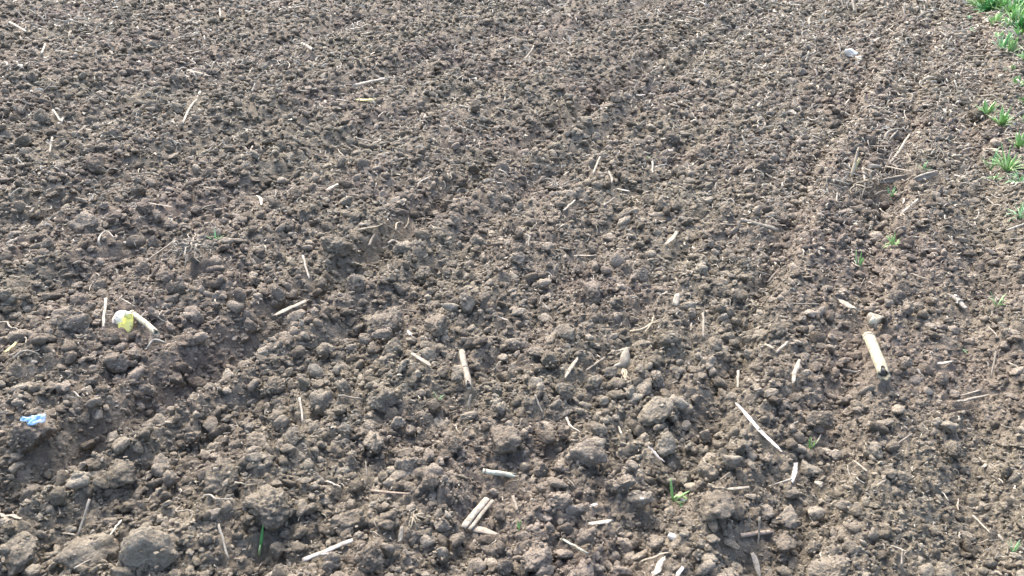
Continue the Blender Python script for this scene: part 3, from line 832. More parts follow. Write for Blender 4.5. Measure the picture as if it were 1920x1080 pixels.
 (230, 342, 244, 332, 4, 'stem', M_PALE, 'tiny slanting straw in the left-centre rows', 0, 0),
 (30, 298, 52, 306, 6, 'flat', M_PALE, 'pale scrap near the left edge', 0, 0),
 (480, 366, 490, 384, 7, 'flat', M_PALE, 'whitish torn scrap in the left-centre rows', 0, 0.01),
 (18, 518, 50, 522, 5, 'stem', M_PALE, 'level straw near the left edge', 0, 0),
]
S += [
 (1560, 338, 1592, 346, 5, 'root', M_TAN, 'bent tan stem entering the brush pile from its left', 0.01, 0),
 (1612, 322, 1652, 345, 5, 'stem', M_BARK, 'dark thin stem crossing the brush pile', 0.03, 0),
 (1640, 318, 1668, 352, 4, 'root', M_TAN, 'thin tan stem drooping over the front of the brush pile', 0.04, 0),
 (1660, 312, 1712, 322, 5, 'stem', M_TAN, 'tan stem lying along the back of the brush pile', 0.02, 0.02),
 (1580, 320, 1616, 330, 4, 'stem', M_PALE, 'pale thin stem crossing the foot of the yellowish broken stick', 0.02, 0),
 (1690, 345, 1716, 330, 4, 'stem', M_DARK, 'dark twig between the two bark pieces', 0, 0.03),
 (1626, 352, 1634, 322, 4, 'root', M_PALE, 'pale root standing in front of the brush pile', 0, 0.05),
 (1640, 366, 1676, 358, 4, 'root', M_TAN, 'thin root lying below the brush pile', 0, 0),
 (1570, 296, 1580, 316, 4, 'stem', M_PALE, 'short pale stem left of the yellowish broken stick', 0.03, 0),
]
for (x0, y0, x1, y1, w, kind, mat, label, r0, r1) in S:
    if kind != 'skip': straw(x0, y0, x1, y1, w, kind, mat, label, {'chip': 'wood_chip', 'root': 'rootlet', 'arch': 'rootlet', 'flat': 'leaf_scrap'}.get(kind, 'straw'),
                             {'chip': 'chip', 'root': 'root', 'arch': 'root', 'flat': 'leaf'}.get(kind, 'straw'), r0, r1)

# ------------------------------------------------------------------ roots, stump, brush pile
root_tuft(364, 490, 70, 'tangled ball of cream roots over a dark hole, left of centre', 40, M_PALE, spread=0.7, core_mat=M_DARK, up=0.034, thick=1.25)
root_tuft(1048, 356, 36, 'pale frayed straw bundle in the middle rows', 16, M_PALE, spread=1.0, down=0.5)
root_tuft(822, 284, 36, 'small loop of roots over a dark hole in the middle distance', 10, M_ROOT, core_mat=M_DARK)
root_tuft(772, 974, 34, 'little tuft of cream roots near the bottom edge', 14, M_ROOT)
root_tuft(332, 276, 44, 'pale frayed leaf bunch in the left rows', 20, M_PALE, down=0.9, spread=0.8)
root_tuft(1185, 380, 40, 'yellowish root clump under the short pale chip', 12, M_ROOT)
root_tuft(1420, 582, 44, 'matted clump of fine roots left of the tan husk flake', 18, M_ROOT, down=0.9)
root_tuft(1632, 348, 52, 'dark clump of roots at the foot of the brush pile', 18, M_TAN, core_mat=M_DARK, spread=1.1)
root_tuft(1886, 236, 34, 'bleached dead roots below the bright green seedlings', 12, M_WHITE, core=False, down=1.0)
def stump():
    p = surf_at(1170, 682); m = px_size(p)
    t = thing('stalk_stump', 'pale stalk stump with rootlets fanning out below it', 'stump', tuple(p))
    a = at_height(1176, 652, p[2] + 0.035); b = at_height(1168, 690, p[2] + 0.006)
    clear_line(a, b, 9 * m)
    sub('stem', sweep(path(a, b, 8, 0.02), [ring(m * q, 9, 0.8) for q in (3, 5, 8, 9, 9.5, 10.5, 9, 5)]), M_PALE, t)
    sub('husk', sweep(path(at_height(1158, 657, p[2] + 0.03), at_height(1180, 652, p[2] + .036), 5), [arc_sec(m * q, m * 1.2, 1.0) for q in (3, 6, 7, 6, 3)]), M_PALE, t)
    sub('side_knob', sweep(path(at_height(1168, 682, p[2] + 0.012), at_height(1150, 690, p[2] + .008), 5), [ring(m * q, 7) for q in (4, 5, 4.5, 4, 2)]), M_PALE, t)
    for k in range(9):
        q = at_height(1172 + k * 2.2 - 4, 722 + 7 * math.sin(k * 2), p[2] + 0.002)
        q[2] = max(q[2], float(surf(q[0], q[1])) + 0.001)
        sub('rootlet', sweep(path(b, q, 7, 0.05), [ring(m * f, 5) for f in np.linspace(1.5, 0.7, 7)]), M_ROOT, t)
stump()
branching([[(670, 432), (690, 428), (708, 425), (722, 418)], [(708, 412), (722, 420), (742, 432), (762, 446)], [(742, 432), (743, 418), (752, 416), (757, 420)], [(757, 430), (765, 420), (766, 409)]],
          4.5, 'branching pale root lying above the smooth yellowish clod', M_ROOT, 'branching_root', 0.012)
branching([[(727, 457), (736, 450), (746, 454), (758, 460)]], 5, 'short bent root touching the smooth yellowish clod', M_PALE, 'bent_root', 0.006)
branching([[(692, 462), (696, 450), (702, 440)]], 6, 'stub of root leaning over a dark hole', M_PALE, 'bent_root', 0.01)
branching([[(1182, 622), (1205, 618), (1222, 606), (1240, 598)], [(1222, 606), (1226, 592)], [(1222, 606), (1236, 604), (1247, 594)], [(1222, 606), (1212, 620), (1205, 630)]],
          5, 'branching pale root standing over a steep clod', M_ROOT, 'branching_root', 0.02)
branching([[(1657, 262), (1663, 248), (1680, 242), (1696, 242)], [(1668, 262), (1676, 252), (1682, 246)], [(1700, 244), (1703, 236)]], 6, 'hooked pale root above the brush pile', M_PALE, 'bent_root', 0.02)
branching([[(1440, 530), (1448, 518), (1458, 508)], [(1448, 518), (1430, 512), (1416, 508)]], 5, 'small forked twig right of the flat dark-fronted clod', M_TAN, 'forked_twig', 0.01)
branching([[(187, 462), (184, 450), (190, 438), (202, 432), (214, 446)]], 4, 'looped root around a dark hole in the left rows', M_PALE, 'looped_root', 0.02)
branching([[(1350, 420), (1402, 424), (1418, 440)], [(1402, 424), (1410, 446)]], 3, 'fine fibres hanging below the long slanting stalk', M_PALE, 'root_fibres')
branching([[(1485, 898), (1462, 905), (1440, 912)], [(1500, 836), (1530, 832)], [(1530, 832), (1540, 814)]], 4, 'pale bent twig running past the small green sprout', M_PALE, 'bent_twig')
branching([[(1555, 345), (1575, 350), (1586, 358)], [(1570, 362), (1568, 378), (1576, 382)]], 4, 'curled rootlets left of the brush pile', M_PALE, 'curled_roots', 0.006)
root_tuft(1668, 322, 60, 'dark matted roots and stems in the middle of the brush pile', 40, M_BARK, core_mat=M_DARK, spread=1.25, down=0.7, thick=1.3)
root_tuft(1600, 352, 44, 'thin tan rootlets under the yellowish broken stick', 18, M_ROOT, core_mat=M_DARK, spread=1.2, down=0.7)
def brush_pile():
    p = surf_at(1604, 335); m = px_size(p)
    t = thing('broken_stick', 'yellowish broken stick rising from the brush pile', 'stick', tuple(p))
    a = at_height(1594, 336, p[2] + .004); b = at_height(1610, 276, p[2] + 0.11)
    sub('stem', sweep(path(a, b, 9, 0.01), [ring(m * q, 7) for q in (2.2, 3.2, 3.4, 3.3, 3, 2.7, 2.3, 2, 1.3)]), M_ROOT, t)
    sub('branch', sweep(path(at_height(1600, 322, p[2] + .02), at_height(1583, 306, p[2] + .05), 6), [ring(m * q, 6) for q in (3, 3, 2.6, 2.4, 2, 1.4)]), M_PALE, t)
    sub('branch', sweep(path(at_height(1602, 318, p[2] + .03), at_height(1612, 298, p[2] + .07), 6), [ring(m * q, 6) for q in (3.4, 3.2, 3, 2.6, 2.4, 2.2)]), M_YELLOW, t)
    for (pa, pb, w, th, mat, lab) in (((1650, 341), (1702, 331), 10, 3, M_BARK, 'grey-brown bark slab with a pale upper edge in the brush pile'),
                                 ((1714, 338), (1757, 324), 11, 3, M_BARK, 'flat dark grey slab at the right end of the brush pile')):
        a, b = lay(*pa, *pb, 6 * m); clear_line(a, b, 8 * m)
        s = thing('bark_piece', lab, 'bark', tuple((a + b) / 2))
        sub('face', sweep(path(a, b, 8, 0.012), [[(x + rng.normal(0, .5) * m, y) for x, y in arc_sec(w * m * q, th * m, 0.35)] for q in (.5, .9, 1, 1.05, 1, 1, .9, .6)], up=(0, -0.75, 0.65)), mat, s)
        n_ = np.array([0, 0.0, 1.0]) * w * m * 0.40
        sub('splintered_edge', sweep(path(a + n_, b + n_, 8, 0.012), [ring(m * q, 6) for q in (1, 2, 2.4, 2, 2.2, 1.8, 1.6, .8)]), M_TAN, s)
    branching([[(1618, 316), (1622, 340), (1620, 362)], [(1618, 316), (1640, 322), (1660, 330)]], 5, 'tan root hanging down inside the brush pile', M_TAN, 'bent_root', 0.02)
    branching([[(1630, 312), (1648, 312), (1652, 318)]], 9, 'pale folded leaf on top of the brush pile', M_PALE, 'folded_leaf', 0.03)
brush_pile()
def curled_husk():
    p = surf_at(1648, 604); m = px_size(p)
    t = thing('curled_husk', 'pale curled husk with a black hollow mouth above the thick stalk', 'husk', tuple(p))
    a = at_height(1656, 596, p[2] + .038); b = a + np.array([-0.022, 0.034, -0.004])
    sub('shell', sweep(path(a, b, 7, 0.02), [arc_sec(m * q, m * 2.0, 3.9, 11) for q in (60, 68, 54, 62, 48, 40, 28)]), M_PALE, t)
    sub('shade_lining', sweep(path(a + (b - a) * 0.06, b, 5, 0.0), [arc_sec(m * q, m * 1.0, 3.8, 11) for q in (56, 54, 48, 44, 34)]), M_DARK, t)  # dark inner sheet paints in the shade of the hollow mouth
    c = at_height(1641, 612, p[2] + .006)
    sub('torn_flap', sweep([a + np.array([-10 * m, 0, -1 * m]), a + np.array([-15 * m, -.006, -8 * m]), c], [arc_sec(m * q, m * 1.6, 0.8) for q in (20, 22, 8)], up=(0, -1, 0.4)), M_STALK, t)
    clear_line(a, b, 13 * m); clear_line(a + np.array([0, -0.03, 0]), a, 13 * m)
curled_husk()

# ------------------------------------------------------------------ green plants
grass_plant(1677, 460, 52, 26, 22, 'round green grass tuft alone on the right', M_LEAF, lean=1.0, droop=0.55)
grass_plant(1608, 504, 16, 34, 4, 'small green sprout with two upright blades below the round tuft', M_LEAF, 'sprout', 'sprout', lean=0.35)
grass_plant(1869, 574, 34, 38, 7, 'thin curling green seedling near the right edge', M_LEAF, 'seedling', 'seedling', lean=0.8, droop=0.9)
grass_plant(1519, 842, 22, 30, 5, 'tiny green sprout right of the long white leaf strip', M_LEAF, 'sprout', 'sprout', lean=0.6)
grass_plant(1899, 1036, 18, 34, 4, 'pale green shoot at the right edge near the bottom', M_LEAFPALE, 'sprout', 'sprout', lean=0.4)
grass_plant(973, 994, 6, 22, 2, 'single tiny green shoot near the bottom middle', M_LEAF, 'sprout', 'sprout', lean=0.2, bw=0.8)
grass_plant(820, 748, 18, 20, 5, 'faint pale green sprout above the wide flattened clod', M_LEAFPALE, 'sprout', 'sprout', lean=0.8)
grass_plant(405, 452, 22, 22, 6, 'faint green sprout behind the tangled ball of roots', M_LEAFPALE, 'sprout', 'sprout', lean=0.9)
grass_plant(1668, 372, 28, 26, 8, 'sparse green grass sprig below the bark slab', M_LEAFPALE, lean=0.7, droop=0.6)
grass_plant(1803, 655, 26, 14, 5, 'thin grey-green sprig right of the thick stalk', M_LEAFPALE, 'sprout', 'sprout', lean=1.0, bw=0.7)
grass_plant(1730, 320, 26, 22, 5, 'thin yellow-green sprig above the dark slab', M_LEAFPALE, 'sprout', 'sprout', lean=0.9, bw=0.7)
grass_plant(1215, 300, 18, 14, 4, 'faint sprig in the middle distance', M_LEAFPALE, 'sprout', 'sprout', lean=0.9, bw=0.8)
grass_plant(1850, 214, 36, 30, 16, 'light green seedling beside the blackish clod', M_LEAF, 'seedling', 'seedling', lean=0.8, bw=1.5)
grass_plant(1877, 236, 48, 38, 26, 'brightest green seedling of the margin, above the bleached dead roots', M_LEAF, 'seedling', 'seedling', lean=0.8, bw=1.6)
grass_plant(1910, 278, 46, 34, 22, 'green seedling cut by the right edge above the pale grass', M_LEAF, 'seedling', 'seedling', lean=0.9, bw=1.4)
grass_plant(1888, 320, 70, 48, 30, 'spreading pale green grass clump at the right margin', M_LEAF, lean=1.0, droop=0.5, bw=1.1)
grass_plant(1857, 318, 30, 44, 5, 'upright pale grass blades left of the spreading clump', M_LEAFPALE, lean=0.6, bw=1.1)
grass_plant(1866, 336, 44, 18, 9, 'low pale grass in front of the spreading clump', M_LEAFPALE, lean=1.0, droop=0.8)
grass_plant(1913, 342, 60, 30, 22, 'pale grass below the spreading clump, cut by the right edge', M_LEAFPALE, lean=1.0, droop=0.7)
grass_plant(1912, 408, 66, 40, 12, 'arching pale grass at the right edge below the others', M_LEAFPALE, lean=1.0, droop=1.0)
grass_plant(1862, 48, 42, 26, 24, 'bright green weed alone below the far corner grass', M_LEAF, 'weed', 'weed', lean=0.9, bw=1.4)
grass_plant(1884, 56, 26, 24, 10, 'green weed right of the bright far one', M_LEAF, 'weed', 'weed', lean=0.7, bw=1.2)
grass_plant(1878, 92, 30, 34, 16, 'pale green weed with tall blades in the far margin', M_LEAFPALE, 'weed', 'weed', lean=0.7, bw=1.3)
grass_plant(1892, 102, 32, 36, 16, 'green weed right of the tall-bladed pale one', M_LEAF, 'weed', 'weed', lean=0.7, bw=1.2)
grass_plant(1898, 134, 34, 16, 9, 'low green weed above the straight stick', M_LEAF, 'weed', 'weed', lean=1.0, bw=1.3)
grass_plant(1818, 38, 26, 12, 8, 'dull yellow-green weed in the far right field', M_LEAFPALE, 'weed', 'weed', lean=1.0, bw=1.4)
grass_plant(1822, 60, 20, 12, 7, 'small yellow-green weed below the dull one', M_LEAFPALE, 'weed', 'weed', lean=1.0, bw=1.4)
CORNER = ['leftmost of the front row', 'behind the leftmost front clump', 'in the middle of the corner', 'at the top right of the corner', 'touching the right edge below the corner', 'in front of the middle clump', 'cut by the top edge', 'cut by the top edge at its left end', 'in the very corner', 'left end of the corner grass', 'lowest, cut by the right edge', 'lowest of the corner, just inside the edge', 'left of the front clump', 'foremost on the left', 'lowest, past the edge', 'small one on its left', 'lower, near the edge']
for _x, _y, _w, _h, _n, _l in [(1908, 162, 40, 18, 18, 'low leafy weed at the right edge above the straight stick'), (1916, 196, 36, 18, 16, 'low leafy weed at the right edge beside the straight stick'),
                           (1900, 70, 34, 20, 18, 'leafy weed between the far corner grass and the pale weeds'), (1872, 70, 26, 16, 12, 'small leafy weed under the bright far weed'),
                           (1918, 112, 36, 22, 18, 'leafy weed cut by the right edge beside the pale weeds'), (1918, 232, 34, 20, 16, 'leafy weed cut by the right edge above the seedlings')]:
    grass_plant(_x, _y, _w, _h, _n, _l, M_LEAF, 'weed', 'weed', lean=1.0, droop=0.6, bw=2.0)
for i, (x, y) in enumerate([(1848, 8), (1868, 4), (1888, 14), (1905, 6), (1915, 24), (1898, 30), (1880, -8), (1858, -12), (1915, -10), (1842, -4), (1922, 44), (1906, 44), (1875, 20), (1855, 24), (1925, 70), (1838, 14), (1912, 62)]):
    grass_plant(x, y, 66, 30, 46, 'green far-corner grass clump, ' + CORNER[i], (M_LEAF, M_LEAFDARK, M_LEAF)[i % 3], group='grass clumps of the far right corner', lean=1.0, droop=0.4, bw=1.9)
def two_bladed():
    p = surf_at(1268, 945); m = px_size(p)
    t = thing('sprout', 'fresh green sprout with two upright blades and a curled leaf', 'sprout', tuple(p))
    a = at_height(1262, 940, p[2] + .002)
    for (x, y, h, w, dr) in ((1257, 898, .05, 5, .05), (1288, 917, .035, 6, .15)):
        q = at_height(x, y, p[2] + h); blade(a, q - a, np.linalg.norm(q - a) * 1.05, w * m * 1.3, dr, M_LEAF, t)
    Q = [at_height(x, y, p[2] + h) for x, y, h in ((1262, 936, .006), (1268, 929, .014), (1278, 929, .016), (1287, 934, .012), (1280, 941, .008), (1268, 941, .006))]
    sub('leaf', sweep(Q, [arc_sec(m * w, 0.0008, 1.0, 4) for w in (4, 6, 7, 7, 5, 2)]), M_LEAF, t)
    blade(at_height(1275, 944, p[2]), np.array([0.1, -0.6, 0.2]), 26 * m, 5 * m, 0.3, M_LEAFDARK, t)
    keep_clear.append((p[0], p[1], 14 * m))
two_bladed()
def green_blade():
    p = surf_at(485, 1040); m = px_size(p)
    t = thing('grass_shoot', 'single upright dark green blade below the big reddish clod', 'grass', tuple(p))
    q = at_height(496, 978, p[2] + .06)
    blade(p, q - p, np.linalg.norm(q - p), 8 * m, 0.02, M_LEAFDARK, t)
    sub('sheath', sweep([p - np.array([0, 0, .004]), p + (q - p) * 0.15, p + (q - p) * 0.3], [ring(m * 3, 6), ring(m * 2.6, 6), ring(m * 1.5, 6)]), M_LEAF, t)
    clear_line(p, q, 4 * m)
green_blade()

# ------------------------------------------------------------------ litter and stones
def patch(w, h, nx, ny, crump, seed, thick, round_=0.0):
    """crumpled closed sheet"""
    g = np.random.default_rng(seed); V = []; F = []
    for side in (1, -1):
        for j in range(ny):
            for i in range(nx):
                u = i / (nx - 1) * 2 - 1; v = j / (ny - 1) * 2 - 1
                pu, pv = (u * math.sqrt(1 - round_ * v * v / 2), v * math.sqrt(1 - round_ * u * u / 2))
                q = np.array([[pu * 1.3 + seed, pv * 1.3, 0.5]]); z = crump * (gn3(q * 1.2, seed)[0] + 0.6 * gn3(q * 2.7, seed + 1)[0] + .3 * gn3(q * 6, seed + 2)[0])
                puff = thick * (1 - u ** 4) * (1 - v ** 4)
                V.append((pu * w / 2, pv * h / 2, z + side * (0.0006 + puff)))
    n = nx * ny
    for j in range(ny - 1):
        for i in range(nx - 1):
            a = j * nx + i; F.append((a, a + 1, a + nx + 1, a + nx)); F.append((n + a, n + a + nx, n + a + nx + 1, n + a + 1))
    edge = [i for i in range(nx)] + [j * nx + nx - 1 for j in range(1, ny)] + [(ny - 1) * nx + i for i in range(nx - 2, -1, -1)] + [j * nx for j in range(ny - 2, 0, -1)]
    for k in range(len(edge)):
        a, b = edge[k], edge[(k + 1) % len(edge)]; F.append((a, a + n, b + n, b))
    return V, F
def plastic(name, stops, axis_mix, rough=0.35):
    m, nt, b = new_mat(name)
    tc = nt.nodes.new('ShaderNodeTexCoord'); sx = nt.nodes.new('ShaderNodeSeparateXYZ'); nt.links.new(tc.outputs['Object'], sx.inputs[0])
    f = math_node(nt, 'ADD', math_node(nt, 'MULTIPLY', sx.outputs[0], axis_mix[0]), math_node(nt, 'MULTIPLY', sx.outputs[1], axis_mix[1]))
    f = math_node(nt, 'ADD', math_node(nt, 'ADD', f, 0.5), math_node(nt, 'MULTIPLY', math_node(nt, 'SUBTRACT', noise_node(nt, tc.outputs['Object'], 60, 3), 0.5), 0.5))
    c = ramp(nt, stops); nt.links.new(f, c.inputs[0]); nt.links.new(c.outputs[0], b.inputs['Base Color'])
    b.inputs['Roughness'].default_value = rough
    return m
def wrapper():
    p = surf_at(232, 615); m = px_size(p)
    mat = plastic('wrapper_print', [(0.26, (0.70, 0.65, 0.57)), (0.38, (0.76, 0.72, 0.46)), (0.48, (0.82, 0.76, 0.16)), (0.85, (0.82, 0.76, 0.24))], (11, -11))
    t = thing('food_wrapper', 'crumpled white wrapper with a yellow print beside the pale stalk', 'wrapper', tuple(p))
    b = to_obj('sheet', patch(42 * m, 46 * m, 19, 19, 0.0032, 3, 0.0045, 0.85), mat, t); b.location = (0, 0, 0.016); b.rotation_euler = (R(52), R(6), R(-8))
    fl = to_obj('folded_corner', patch(14 * m, 9 * m, 8, 6, 0.003, 8, 0.001), mat, t); fl.location = (0.3 * 40 * m, 0.004, 0.035); fl.rotation_euler = (R(70), R(25), R(20))
    for a in range(6): keep_clear.append((p[0] + 12 * m * math.cos(a), p[1] + 8 * m * math.sin(a) - 4 * m, 13 * m))
wrapper()
def blue_scrap():
    p = surf_at(70, 791); m = px_size(p)
    mat = plastic('blue_film', [(0.2, (0.17, 0.33, 0.52)), (0.6, (0.27, 0.45, 0.63)), (0.95, (0.48, 0.43, 0.50))], (10, -12), 0.4)
    t = thing('plastic_scrap', 'crumpled light blue plastic scrap in the left furrow', 'plastic', tuple(p))
    b = to_obj('film', patch(33 * m, 21 * m, 17, 12, 0.006, 5, 0.0012, 0.5), mat, t); b.location = (0, 0, 0.006); b.rotation_euler = (R(22), R(-8), R(14))
    c = to_obj('torn_tail', patch(20 * m, 9 * m, 9, 6, 0.004, 12, 0.001), mat, t); c.location = (-18 * m, -2 * m, 0.008); c.rotation_euler = (R(30), R(10), R(10))
    for a in range(6): keep_clear.append((p[0] + 14 * m * math.cos(a), p[1] + 8 * m * math.sin(a) - 4 * m, 12 * m))
blue_scrap()
def lump(px, py, w, mat, label, name, cat, sq=(1, .8, .65), var=0):
    p = surf_at(px, py); m = px_size(p); r = w * m * 0.5
    me = SMOOTH[var % len(SMOOTH)].copy(); me.materials.clear(); me.materials.append(mat)
    o = link(name, me); o.location = (p[0], p[1], p[2] + 0.45 * r); o.scale = (r * sq[0], r * sq[1], r * sq[2]); o.rotation_euler = (0.1, 0.15, rng.uniform(-.4, .4))
    tag(o, label, cat); keep_clear.append((p[0], p[1] - 0.4 * r, r))
SMOOTH = [clod_mesh('pebble_shape', 700 + i, 4, 0.35) for i in range(4)]
lump(1594, 106, 30, M_STONE, 'bright white stone in the far right part of the field', 'stone', 'stone', (1, .8, .8), 0)
lump(1612, 111, 12, M_STONE, 'small white stone touching the bright white stone', 'stone', 'stone', (1, .8, .6), 1)
lump(1537, 912, 22, M_PEBBLE, 'rounded cream pebble in the bare soil at the lower right', 'pebble', 'pebble', (1, .8, .9), 2)
lump(1259, 1012, 26, M_GREYPEB, 'smooth pale grey pebble near the bottom edge', 'pebble', 'pebble', (0.9, .8, .9), 3)
lump(125, 888, 12, M_PEBBLE, 'small whitish pebble left of the squarish clod', 'pebble', 'pebble', (1, .8, .7), 1)
lump(237, 457, 11, M_PEBBLE, 'small whitish pebble right of the looped root', 'pebble', 'pebble', (1, .8, .9), 2)
lump(1203, 936, 9, M_STONE, 'tiny white fleck on a clod right of the bottom centre', 'pebble', 'pebble', (1, .7, .5), 0)
lump(64, 682, 14, M_PEBBLE, 'small whitish lump below the arched root', 'pebble', 'pebble', (1, .8, .8), 3)
lump(1284, 941, 16, M_GREYPEB, 'bluish grey shard at the foot of the fresh green sprout', 'shard', 'shard', (1.3, .6, .4), 1)
N_RANDOM_CLODS = 300 - len(HERO)
placed = 0
while placed < N_RANDOM_CLODS:
    y = math.exp(rng.uniform(math.log(0.95), math.log(4.6)))
    x = rng.uniform(-1, 1) * (half_vis(y) + 0.02)
    d = math.sqrt(x * x + y * y + CAM_H ** 2)
    r = min(0.0105 * d ** 0.5 * rng.uniform(0.02, 1) ** (-1 / 2.8), 0.040)
    if rng.uniform() < 0.75 * float(smooth_track(x, y)): continue
    r *= 1.15 - 0.25 * math.tanh((x / y - 0.25) * 3)
    if r < 0.0056 * d: continue
    if any((x - a[0]) ** 2 + (y - a[1]) ** 2 < (0.75 * (r + a[3])) ** 2 for a in taken): continue
    if any((x - a) ** 2 + (y - b) ** 2 < (r + c) ** 2 for a, b, c in keep_clear): continue
    z = float(height(x, y, False)) + 0.025
    add_clod((x, y, z - 0.05 * r), r, int(rng.integers(0, 14)), tuple(rng.uniform(0, 6.28, 3)),
             'rough grey-brown soil clod lying loose among finer crumbs', 'loose clods of the tilled field')
    placed += 1

# ------------------------------------------------------------------ instanced scatter held in one object
def scatter(name, variants, pts, rot, scl, idx, mat, label, cat):
    """one object: its mesh holds the variant shapes and the points, geometry nodes put the shapes on the points"""
    vs, fs, vid = [], [], []
    off = 0
    for k, me in enumerate(variants):
        n = len(me.vertices); c = np.empty(n * 3, np.float32); me.vertices.foreach_get('co', c)
        f = np.array([p.vertices[:] for p in me.polygons], np.int32)
        vs.append(c.reshape(-1, 3)); fs.append(f + off); vid.append(np.full(n, k)); off += n
    nv = off
    vs.append(np.asarray(pts, np.float32)); vid.append(np.full(len(pts), -1))
    me = mesh_np(name, np.concatenate(vs), np.concatenate(fs), variants[0].polygons[0].use_smooth)
    me.materials.append(mat)
    N = len(me.vertices)
    def attr(nm, typ, data, key):
        a = me.attributes.new(nm, typ, 'POINT'); a.data.foreach_set(key, np.ascontiguousarray(data).ravel())
    attr('vid', 'INT', np.concatenate(vid).astype(np.int32), 'value')
    z = lambda a, w: np.concatenate([np.zeros((nv, w), np.float32), np.asarray(a, np.float32).reshape(-1, w)])
    attr('rot', 'FLOAT_VECTOR', z(rot, 3), 'vector')
    attr('scl', 'FLOAT_VECTOR', z(scl, 3), 'vector')
    attr('idx', 'INT', np.concatenate([np.zeros(nv, np.int32), np.asarray(idx, np.int32)]), 'value')
    o = link(name, me)
    g = bpy.data.node_groups.new(name + '_nodes', 'GeometryNodeTree')
    g.interface.new_socket('Geometry', in_out='INPUT', socket_type='NodeSocketGeometry')
    g.interface.new_socket('Geometry', in_out='OUTPUT', socket_type='NodeSocketGeometry')
    N_ = g.nodes; L = g.links
    gi = N_.new('NodeGroupInput'); go = N_.new('NodeGroupOutput')
    def named(nm, typ):
        a = N_.new('GeometryNodeInputNamedAttribute'); a.data_type = typ; a.inputs['Name'].default_value = nm
        return a.outputs['Attribute']
    def sep(val):
        c = N_.new('FunctionNodeCompare'); c.data_type = 'INT'; c.operation = 'EQUAL'
        ins = [s for s in c.inputs if s.type == 'INT']
        L.new(named('vid', 'INT'), ins[0]); ins[1].default_value = val
        s = N_.new('GeometryNodeSeparateGeometry'); s.domain = 'POINT'
        L.new(gi.outputs[0], s.inputs['Geometry']); L.new(c.outputs[0], s.inputs['Selection'])
        return s.outputs['Selection']
    jn = N_.new('GeometryNodeJoinGeometry')
    for k in range(len(variants)):
        t = N_.new('GeometryNodeGeometryToInstance'); L.new(sep(k), t.inputs[0]); L.new(t.outputs[0], jn.inputs[0])
    iop = N_.new('GeometryNodeInstanceOnPoints')
    L.new(sep(-1), iop.inputs['Points']); L.new(jn.outputs[0], iop.inputs['Instance'])
    iop.inputs['Pick Instance'].default_value = True
    L.new(named('idx', 'INT'), iop.inputs['Instance Index'])
    e2r = N_.new('FunctionNodeEulerToRotation'); L.new(named('rot', 'FLOAT_VECTOR'), e2r.inputs[0])
    L.new(e2r.outputs[0], iop.inputs['Rotation'])
    L.new(named('scl', 'FLOAT_VECTOR'), iop.inputs['Scale'])
    L.new(iop.outputs[0], go.inputs[0])
    md = o.modifiers.new('scatter', 'NODES'); md.node_group = g
    tag(o, label, cat, kind='stuff')
    return o

def crumbs():
    n = 138000
    ly = rng.uniform(math.log(0.8), math.log(9.2), n); y = np.exp(ly)
    x = rng.uniform(-1, 1, n) * (0.57 * y + 0.95)
    d = np.sqrt(x * x + y * y + CAM_H ** 2)
    rmin = 0.00175 * d
    r = np.minimum(rmin * rng.uniform(0.003, 1, n) ** (-1 / 2.5), np.where(d > 3, 0.022, 0.020)) * (1 - 0.15 * smooth_track(x, y))
    m = 6500
    y2 = np.exp(rng.uniform(math.log(0.95), math.log(3.4), m)); x2 = rng.uniform(-1, 1, m) * (0.56 * y2 + 0.7)
    r2 = np.where(y2 < 2.0, 0.0064, 0.0054) * rng.uniform(0.05, 1, m) ** (-1 / 2.2) * np.clip(y2, 1, 1.9) ** 0.6
    k2 = fbm2(x2 * 2.2, y2 * 2.2, 2, 81) + 0.6 - 0.4 * np.tanh((x2 / y2 - 0.42) * 6) > rng.uniform(0, 1.0, m)
    x = np.concatenate([x, x2[k2]]); y = np.concatenate([y, y2[k2]]); r = np.concatenate([r, np.minimum(r2[k2], 0.023)]); n = len(x)
    keep = np.ones(n, bool)
    for cx, cy, cr in keep_clear:
        keep &= (x - cx) ** 2 + (y - cy) ** 2 > (cr + r * 0.8) ** 2
    x, y, r = x[keep], y[keep], r[keep]; n = len(x)
    z = height(x, y) + r * rng.uniform(-0.30, 0.75, n)
    P = np.stack([x, y, z], 1)
    ex, er = [], []
    for cx, cy, cz, cr in taken:
        m = int(np.clip(cr * 420, 5, 26))
        d = rng.normal(size=(m, 3)); d[:, 2] = np.abs(d[:, 2]) * 0.8 - 0.15; d /= np.linalg.norm(d, axis=1)[:, None]
        ex.append(np.array([cx, cy, cz]) + d * cr * np.array([0.86, 0.86, 0.72]) * rng.uniform(0.86, 1.0, (m, 1)))
        er.append(np.minimum(cr * rng.uniform(0.04, 0.24, m), rng.uniform(0.002, 0.008, m)))
    ex = np.concatenate(ex); er = np.concatenate(er)
    ok = np.ones(len(ex), bool)
    for cx, cy, cr in keep_clear:
        ok &= (ex[:, 0] - cx) ** 2 + (ex[:, 1] - cy) ** 2 > (cr + er) ** 2
    P = np.concatenate([P, ex[ok]]); r = np.concatenate([r, er[ok]]); n = len(P)
    dist = np.sqrt((P[:, :2] ** 2).sum(1) + CAM_H ** 2)
    vs = [clod_mesh('crumb_shape', 300 + i, 3 if i < 6 else 2, 1.2, False) for i in range(11)]
    idx = np.where(r > 0.003 * dist, rng.integers(0, 6, n), rng.integers(6, 11, n))
    idx = len(vs) - 1 - idx      # joined in reverse order
    sc = r[:, None] * rng.uniform(0.75, 1.3, (n, 3)) * np.array([1.1, 1.1, 0.85])
    rot = np.stack([rng.normal(0, 0.45, n), rng.normal(0, 0.45, n), rng.uniform(0, 6.28, n)], 1)
    scatter('soil_crumbs', vs, P, rot, sc, idx, M_CRUMB,
            'loose crumbs of dry soil covering the tilled field', 'soil')
